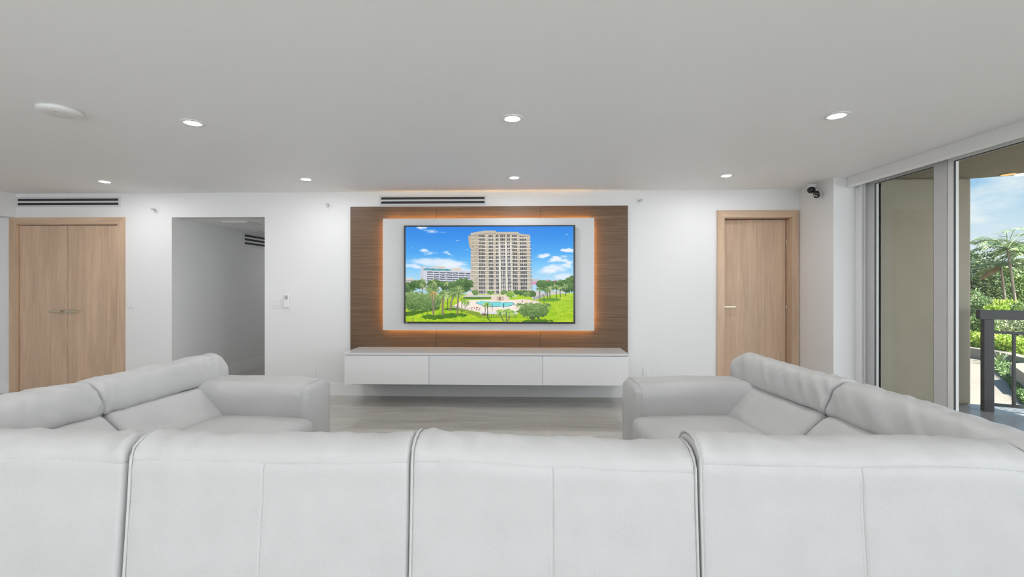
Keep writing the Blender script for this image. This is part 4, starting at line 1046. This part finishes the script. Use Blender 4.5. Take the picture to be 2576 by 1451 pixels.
# ------------------------------------------------------------------ garden
GZ = -1.2
bm = bmesh.new(); prism(bm, [(6.4, -9), (6.4, 5.6), (-5, 12), (-5, 90), (120, 90), (120, -9)], GZ - .3, GZ)
struct(bmobj('ground_garden', bm, M['soil']), 'garden ground below the balcony', 'ground')
def gp(px_, py_, z=GZ): p = onZ(px_, py_, z); return (p.x, p.y)
def gprism(nm, pts, z0, z1, mat, label, cat, kind=None):
    bm = bmesh.new(); prism(bm, pts, z0, z1); o = bmobj(nm, bm, mat); tag(o, label, cat, kind=kind); return o
gprism('path_garden', [gp(2400, 886, GZ + .02), gp(2478, 890, GZ + .02), gp(2600, 1050, GZ + .02), gp(2600, 1150, GZ + .02), gp(2300, 1150, GZ + .02), gp(2380, 940, GZ + .02)], GZ, GZ + .02, M['coral'], 'pale coral stone garden path beyond the railing', 'path', 'structure')
gprism('stone_planter', [gp(2440, 875, GZ + .35), gp(2506, 884, GZ + .35), gp(2590, 903, GZ + .35), gp(2600, 899, GZ + .35), gp(2510, 878, GZ + .35), gp(2440, 870, GZ + .35)], GZ, GZ + .35, M['coral'], 'low cream stone planter curb in front of the hedge', 'planter')
gprism('stone_planter', [gp(2541, 914, GZ + .5), gp(2584, 944, GZ + .5), gp(2640, 940, GZ + .5), gp(2590, 912, GZ + .5)], GZ, GZ + .5, M['coral'], 'cream stone planter corner right of the spiky plant', 'planter')
def leaf_quad(bm, p, d, n, L, Wd):
    d = d.normalized(); s_ = d.cross(n)
    if s_.length < 1e-4: s_ = d.cross(Vector((1, .3, .2)))
    s_ = s_.normalized() * Wd / 2
    a = bm.verts.new(p); b = bm.verts.new(p + d * L * .5 + s_); c = bm.verts.new(p + d * L); e_ = bm.verts.new(p + d * L * .5 - s_)
    bm.faces.new((a, b, c, e_))
def rv(rg): 
    v = Vector((rg.gauss(0, 1), rg.gauss(0, 1), rg.gauss(0, 1))); return v.normalized()
def bushobj(nm, base, rx, ry, h, mat, n, L, label, cat, seed, lobes=6, stem=True, group=None):
    rg = random.Random(seed); o = empty(nm, base); tag(o, label, cat, group)
    bm = bmesh.new(); cs = []
    for k in range(lobes):
        cs.append((Vector((rg.uniform(-.6, .6) * rx, rg.uniform(-.6, .6) * ry, h * rg.uniform(.35, .8))), rg.uniform(.35, .6)))
    for i in range(n):
        c_, s_ = cs[i % lobes]; v = rv(rg); rad = rg.uniform(.75, 1.0)
        p = c_ + Vector((v.x * rx * s_ * rad, v.y * ry * s_ * rad, v.z * h * .42 * s_ * 1.4 * rad))
        if p.z < .02: p.z = abs(p.z) + .02
        d = (v + rv(rg) * .7 + Vector((0, 0, -.2))).normalized(); leaf_quad(bm, p, d, rv(rg), L * rg.uniform(.6, 1.2), L * .38)
    bmobj('foliage', bm, mat, o)
    if stem:
        bm = bmesh.new()
        for c_, s_ in cs: tube(bm, [(c_.x * .15, c_.y * .15, 0), (c_.x * .6, c_.y * .6, c_.z * .5), c_], [.04 + .02 * h / 3, .03, .012], 6)
        bmobj('stem', bm, M['bark'], o)
    return o
def palmtree(base, top, L, n, label, seed, rtr=.08, mat=None, dead=0):
    rg = random.Random(seed); o = empty('palm_tree', base); tag(o, label, 'palm tree')
    b = Vector(base); tp = Vector(top) - b
    bm = bmesh.new(); pts = [Vector((0, 0, 0)), tp * .35 + Vector((.05, 0, 0)), tp * .7 + Vector((.03, 0, 0)), tp]
    fine_ = []
    for k in range(13):
        t = k / 12; i = min(2, int(t * 3)); f = t * 3 - i; fine_.append(pts[i].lerp(pts[i + 1], f))
    tube(bm, fine_, [rtr * (1.15 - .35 * k / 12 + (.05 if k % 2 else 0)) for k in range(13)], 10); bmobj('trunk', bm, M['trunk'], o, True)
    def frond(a, el, Lf, m_):
        bm = bmesh.new(); hd = Vector((math.cos(a), math.sin(a), 0)); prev = None; rach = []
        for k in range(15):
            t = k / 14; ang_ = el - t * t * (1.0 + el * .75)
            if k == 0: p = Vector(tp)
            else: p = prev + (hd * math.cos(ang_) + Vector((0, 0, math.sin(ang_)))) * (Lf / 14)
            rach.append(p); prev = p
        tube(bm, rach, [.022 * (1 - .85 * k / 14) for k in range(15)], 5)
        sd = hd.cross(Vector((0, 0, 1)))
        for k in range(2, 15):
            for j in range(2):
                p = rach[k] if j == 0 else (rach[k] + rach[k - 1]) / 2; t = k / 14; ll = Lf * .32 * math.sin(PI * min(1, .18 + t * .8)) + .06
                dr = (rach[k] - rach[k - 1]).normalized()
                for s_ in (-1, 1): leaf_quad(bm, p, (sd * s_ + dr * .75 + Vector((0, 0, -.35 - rg.random() * .3))), Vector((0, 0, 1)), ll * rg.uniform(.8, 1.1), .045 + Lf * .012)
        bmobj('frond', bm, m_, o)
    for i in range(n): frond(2 * PI * i / n + rg.random() * .35, rg.uniform(-.1, 1.2), L * rg.uniform(.8, 1.1), mat or M['leaf_palm'])
    for i in range(dead): frond(PI * .75 + i * .35, -.5, L * .7, M['leaf_dead'])
    return o
def pt(px_, py_, t_): return atT(px_, py_, t_)
def ground(v): return (v.x, v.y, GZ)
T1 = 23
a = pt(2535, 625, T1); b = pt(2560, 760, T1); palmtree((b.x, b.y, GZ), a, 1.9, 17, 'tall slim palm with the highest crown beyond the railing', 1, .062)
a = pt(2517, 668, T1 + 1); b = pt(2534, 760, T1 + 1); palmtree((b.x, b.y, GZ), a, 1.5, 14, 'shorter palm with brown dead fronds beside the tall palm', 2, .058, dead=3)
a = pt(2588, 632, T1 + 1); b = pt(2592, 760, T1 + 1); palmtree((b.x, b.y, GZ), a, 1.7, 15, 'palm at the right edge behind the railing', 3, .06)
for k, (px_, t_, rx, h, mt, lb) in enumerate(((2458, 29, 1.2, 4.6, 'leaf_dark', 'dark leafy tree beside the balcony wall'), (2502, 32, 1.3, 4.4, 'leaf_silver', 'silvery green tree behind the short palm'), (2548, 29, 1.2, 3.9, 'leaf_mid', 'bushy tree behind the tall palm trunks'), (2592, 32, 1.3, 4.4, 'leaf_dark', 'dark leafy tree at the right edge of the glass'), (2400, 31, 1.6, 4.4, 'leaf_mid', 'leafy tree hidden mostly by the balcony wall'))):
    g = pt(px_, 712, t_); bushobj('garden_tree', (g.x, g.y, GZ), rx, rx, h, M[mt], 5200, .21, lb, 'tree', 100 + k, 9, True, 'trees beyond the garden')
for k, (px_, t_, rx, h, mt, lb) in enumerate(((2466, 22, .75, 2.2, 'leaf_palm', 'feathery green shrub nearest the balcony wall'), (2508, 20.5, .6, 1.75, 'leaf_bright', 'yellow green shrub below the palms'), (2552, 21.5, .7, 1.9, 'leaf_bright', 'bright leafy shrub under the tall palm'), (2594, 20.3, .6, 1.9, 'leaf_palm', 'pale feathery shrub at the right edge'), (2450, 18.9, .55, 1.2, 'leaf_mid', 'dark green shrub at the foot of the wall'), (2540, 19, .9, 1.15, 'leaf_silver', 'silvery arching shrub behind the top rail'))):
    g = pt(px_, 712, t_); bushobj('garden_shrub', (g.x, g.y, GZ), rx, rx, h, M[mt], 2600, .15, lb, 'shrub', 200 + k, 7, True, 'shrubs below the palms')
# clipped hedge on the planter
hb = bmesh.new(); rg = random.Random(5); A = Vector(gp(2430, 868, GZ + .35) + (GZ,)); B = Vector(gp(2600, 892, GZ + .35) + (GZ,))
for i in range(8000):
    t_ = rg.random(); c = A.lerp(B, t_); p = Vector((c.x + rg.uniform(-.1, .8), c.y + rg.uniform(.05, .8), GZ + rg.uniform(.15, .78)))
    leaf_quad(hb, p - A, rv(rg), rv(rg), .095, .05)
hd_ = bmobj('hedge', hb, M['leaf_bright']); hd_.location = A; tag(hd_, 'low yellow green hedge along the planter wall', 'hedge')
# trailing ground cover beside the path
cv = bmesh.new(); tri = [Vector(gp(*q) + (GZ,)) for q in ((2484, 915), (2545, 912), (2600, 960), (2600, 1040), (2570, 1015), (2535, 965))]
c0 = sum(tri, Vector()) / len(tri)
for i in range(12000):
    k = rg.randrange(len(tri)); a_, b_2 = rg.random(), rg.random()
    if a_ + b_2 > 1: a_, b_2 = 1 - a_, 1 - b_2
    p = c0 + (tri[k] - c0) * a_ + (tri[(k + 1) % len(tri)] - c0) * b_2; p.z = GZ + rg.uniform(.02, .16)
    leaf_quad(cv, p - c0, (rv(rg) + Vector((0, 0, .5))), rv(rg), .065, .03)
o = bmobj('ground_cover', cv, M['cover']); o.location = c0; tag(o, 'trailing green ground cover beside the stone path', 'ground cover', kind='stuff')
def spiky(px_, py_, L, n, mat, label, seed):
    rg = random.Random(seed); g = Vector(gp(px_, py_) + (GZ,)); o = empty('spiky_plant', g); tag(o, label, 'plant')
    bm = bmesh.new()
    for i in range(n):
        a = 2 * PI * i / n + rg.random() * .3; el = rg.uniform(.25, 1.25); d = Vector((math.cos(a) * math.cos(el), math.sin(a) * math.cos(el), math.sin(el)))
        p = Vector((0, 0, .02)); s_ = d.cross(Vector((0, 0, 1))).normalized(); prev = None
        for k in range(5):
            t = k / 4; q = p + d * L * t + Vector((0, 0, -.35 * L * t * t)); w_ = .045 * (1 - t) + .003
            cur = (bm.verts.new(q + s_ * w_), bm.verts.new(q + Vector((0, 0, -.012))), bm.verts.new(q - s_ * w_))
            if prev: bm.faces.new((prev[0], cur[0], cur[1], prev[1])); bm.faces.new((prev[1], cur[1], cur[2], prev[2]))
            prev = cur
    bmobj('leaf_rosette', bm, mat, o)
    bm = bmesh.new(); lathe(bm, [(.05, 0), (.06, .06), (.03, .12)], 12); bmobj('crown', bm, M['leaf_dead'], o)
spiky(2516, 920, .75, 26, M['leaf_silver'], 'silver green spiky rosette plant behind the railing bars', 3)
spiky(2461, 898, .4, 16, plain('purple_leaf', rgb(96, 74, 92), .5, nscale=8, namp=.2), 'small purple spiky plant by the path', 4)

# ------------------------------------------------------------------ sky and sun
REAR_SKY_BOOST = 4.6  # added brightening of the world out of view, below the horizon too, lights the room
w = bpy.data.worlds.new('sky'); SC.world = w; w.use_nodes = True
nt = w.node_tree; nt.nodes.clear()
def wn(t, **k):
    n = nt.nodes.new(t)
    for a, b in k.items(): setattr(n, a, b)
    return n
tc = wn('ShaderNodeTexCoord'); sp = wn('ShaderNodeSeparateXYZ'); nt.links.new(tc.outputs['Generated'], sp.inputs[0])
rm = wn('ShaderNodeValToRGB'); nt.links.new(sp.outputs['Z'], rm.inputs[0]); el = rm.color_ramp.elements
el[0].position = 0.0; el[0].color = rgb(196, 214, 228); el[1].position = .5; el[1].color = rgb(96, 156, 212)
e2 = el.new(.12); e2.color = rgb(160, 202, 232)
mp = wn('ShaderNodeMapping'); mp.inputs['Scale'].default_value = (1, 1, 2.6); nt.links.new(tc.outputs['Generated'], mp.inputs[0])
ns = wn('ShaderNodeTexNoise'); nt.links.new(mp.outputs[0], ns.inputs['Vector']); ns.inputs['Scale'].default_value = 5.0; ns.inputs['Detail'].default_value = 7; ns.inputs['Roughness'].default_value = .6
cr_ = wn('ShaderNodeValToRGB'); nt.links.new(ns.outputs['Fac'], cr_.inputs[0]); cr_.color_ramp.elements[0].position = .52; cr_.color_ramp.elements[1].position = .68
low = wn('ShaderNodeMapRange'); nt.links.new(sp.outputs['Z'], low.inputs[0]); low.inputs[1].default_value = .06; low.inputs[2].default_value = .15; low.inputs[3].default_value = .75; low.inputs[4].default_value = 0.0
mxm = wn('ShaderNodeMath', operation='MAXIMUM'); nt.links.new(cr_.outputs[0], mxm.inputs[0]); nt.links.new(low.outputs[0], mxm.inputs[1])
mx = wn('ShaderNodeMix', data_type='RGBA'); nt.links.new(mxm.outputs[0], mx.inputs[0]); nt.links.new(rm.outputs[0], mx.inputs[6]); mx.inputs[7].default_value = rgb(226, 234, 240)
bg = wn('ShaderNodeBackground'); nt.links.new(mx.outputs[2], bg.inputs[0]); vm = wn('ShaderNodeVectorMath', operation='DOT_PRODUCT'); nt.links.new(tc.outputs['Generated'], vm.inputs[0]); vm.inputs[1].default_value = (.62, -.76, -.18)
mr = wn('ShaderNodeMapRange'); mr.interpolation_type = 'SMOOTHSTEP'; nt.links.new(vm.outputs['Value'], mr.inputs[0]); mr.inputs[1].default_value = .05; mr.inputs[2].default_value = 1.0; mr.inputs[3].default_value = 1.0; mr.inputs[4].default_value = REAR_SKY_BOOST
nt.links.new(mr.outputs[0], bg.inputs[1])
mg = wn('ShaderNodeMapRange'); nt.links.new(vm.outputs['Value'], mg.inputs[0]); mg.inputs[1].default_value = .15; mg.inputs[2].default_value = .5; mg.inputs[3].default_value = 0.0; mg.inputs[4].default_value = .9
mh = wn('ShaderNodeMix', data_type='RGBA'); nt.links.new(mg.outputs[0], mh.inputs[0]); nt.links.new(mx.outputs[2], mh.inputs[6]); mh.inputs[7].default_value = (.97, .98, 1.04, 1)
nt.links.new(mh.outputs[2], bg.inputs[0])
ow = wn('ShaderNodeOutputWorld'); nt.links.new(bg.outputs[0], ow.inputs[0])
sd = bpy.data.lights.new('sun', 'SUN'); sd.energy = 11.0; sd.angle = .009; sd.color = (1, .975, .95)
so = bpy.data.objects.new('sun', sd); COL.objects.link(so)
so.rotation_euler = Vector((.45, -.55, .95)).to_track_quat('Z', 'Y').to_euler()

def portal(loc, rot, sx, sy):
    l = bpy.data.lights.new('window_portal', 'AREA'); l.shape = 'RECTANGLE'; l.size = sx; l.size_y = sy; l.cycles.is_portal = True
    o = bpy.data.objects.new('window_portal', l); COL.objects.link(o); o.location = loc; o.rotation_euler = rot
portal((-1.0, YR - .16, 1.16), (PI / 2, 0, 0), 8.4, 2.32)
portal((3.56, .55, 1.2), (0, PI / 2, 0), 2.3, 8.2)
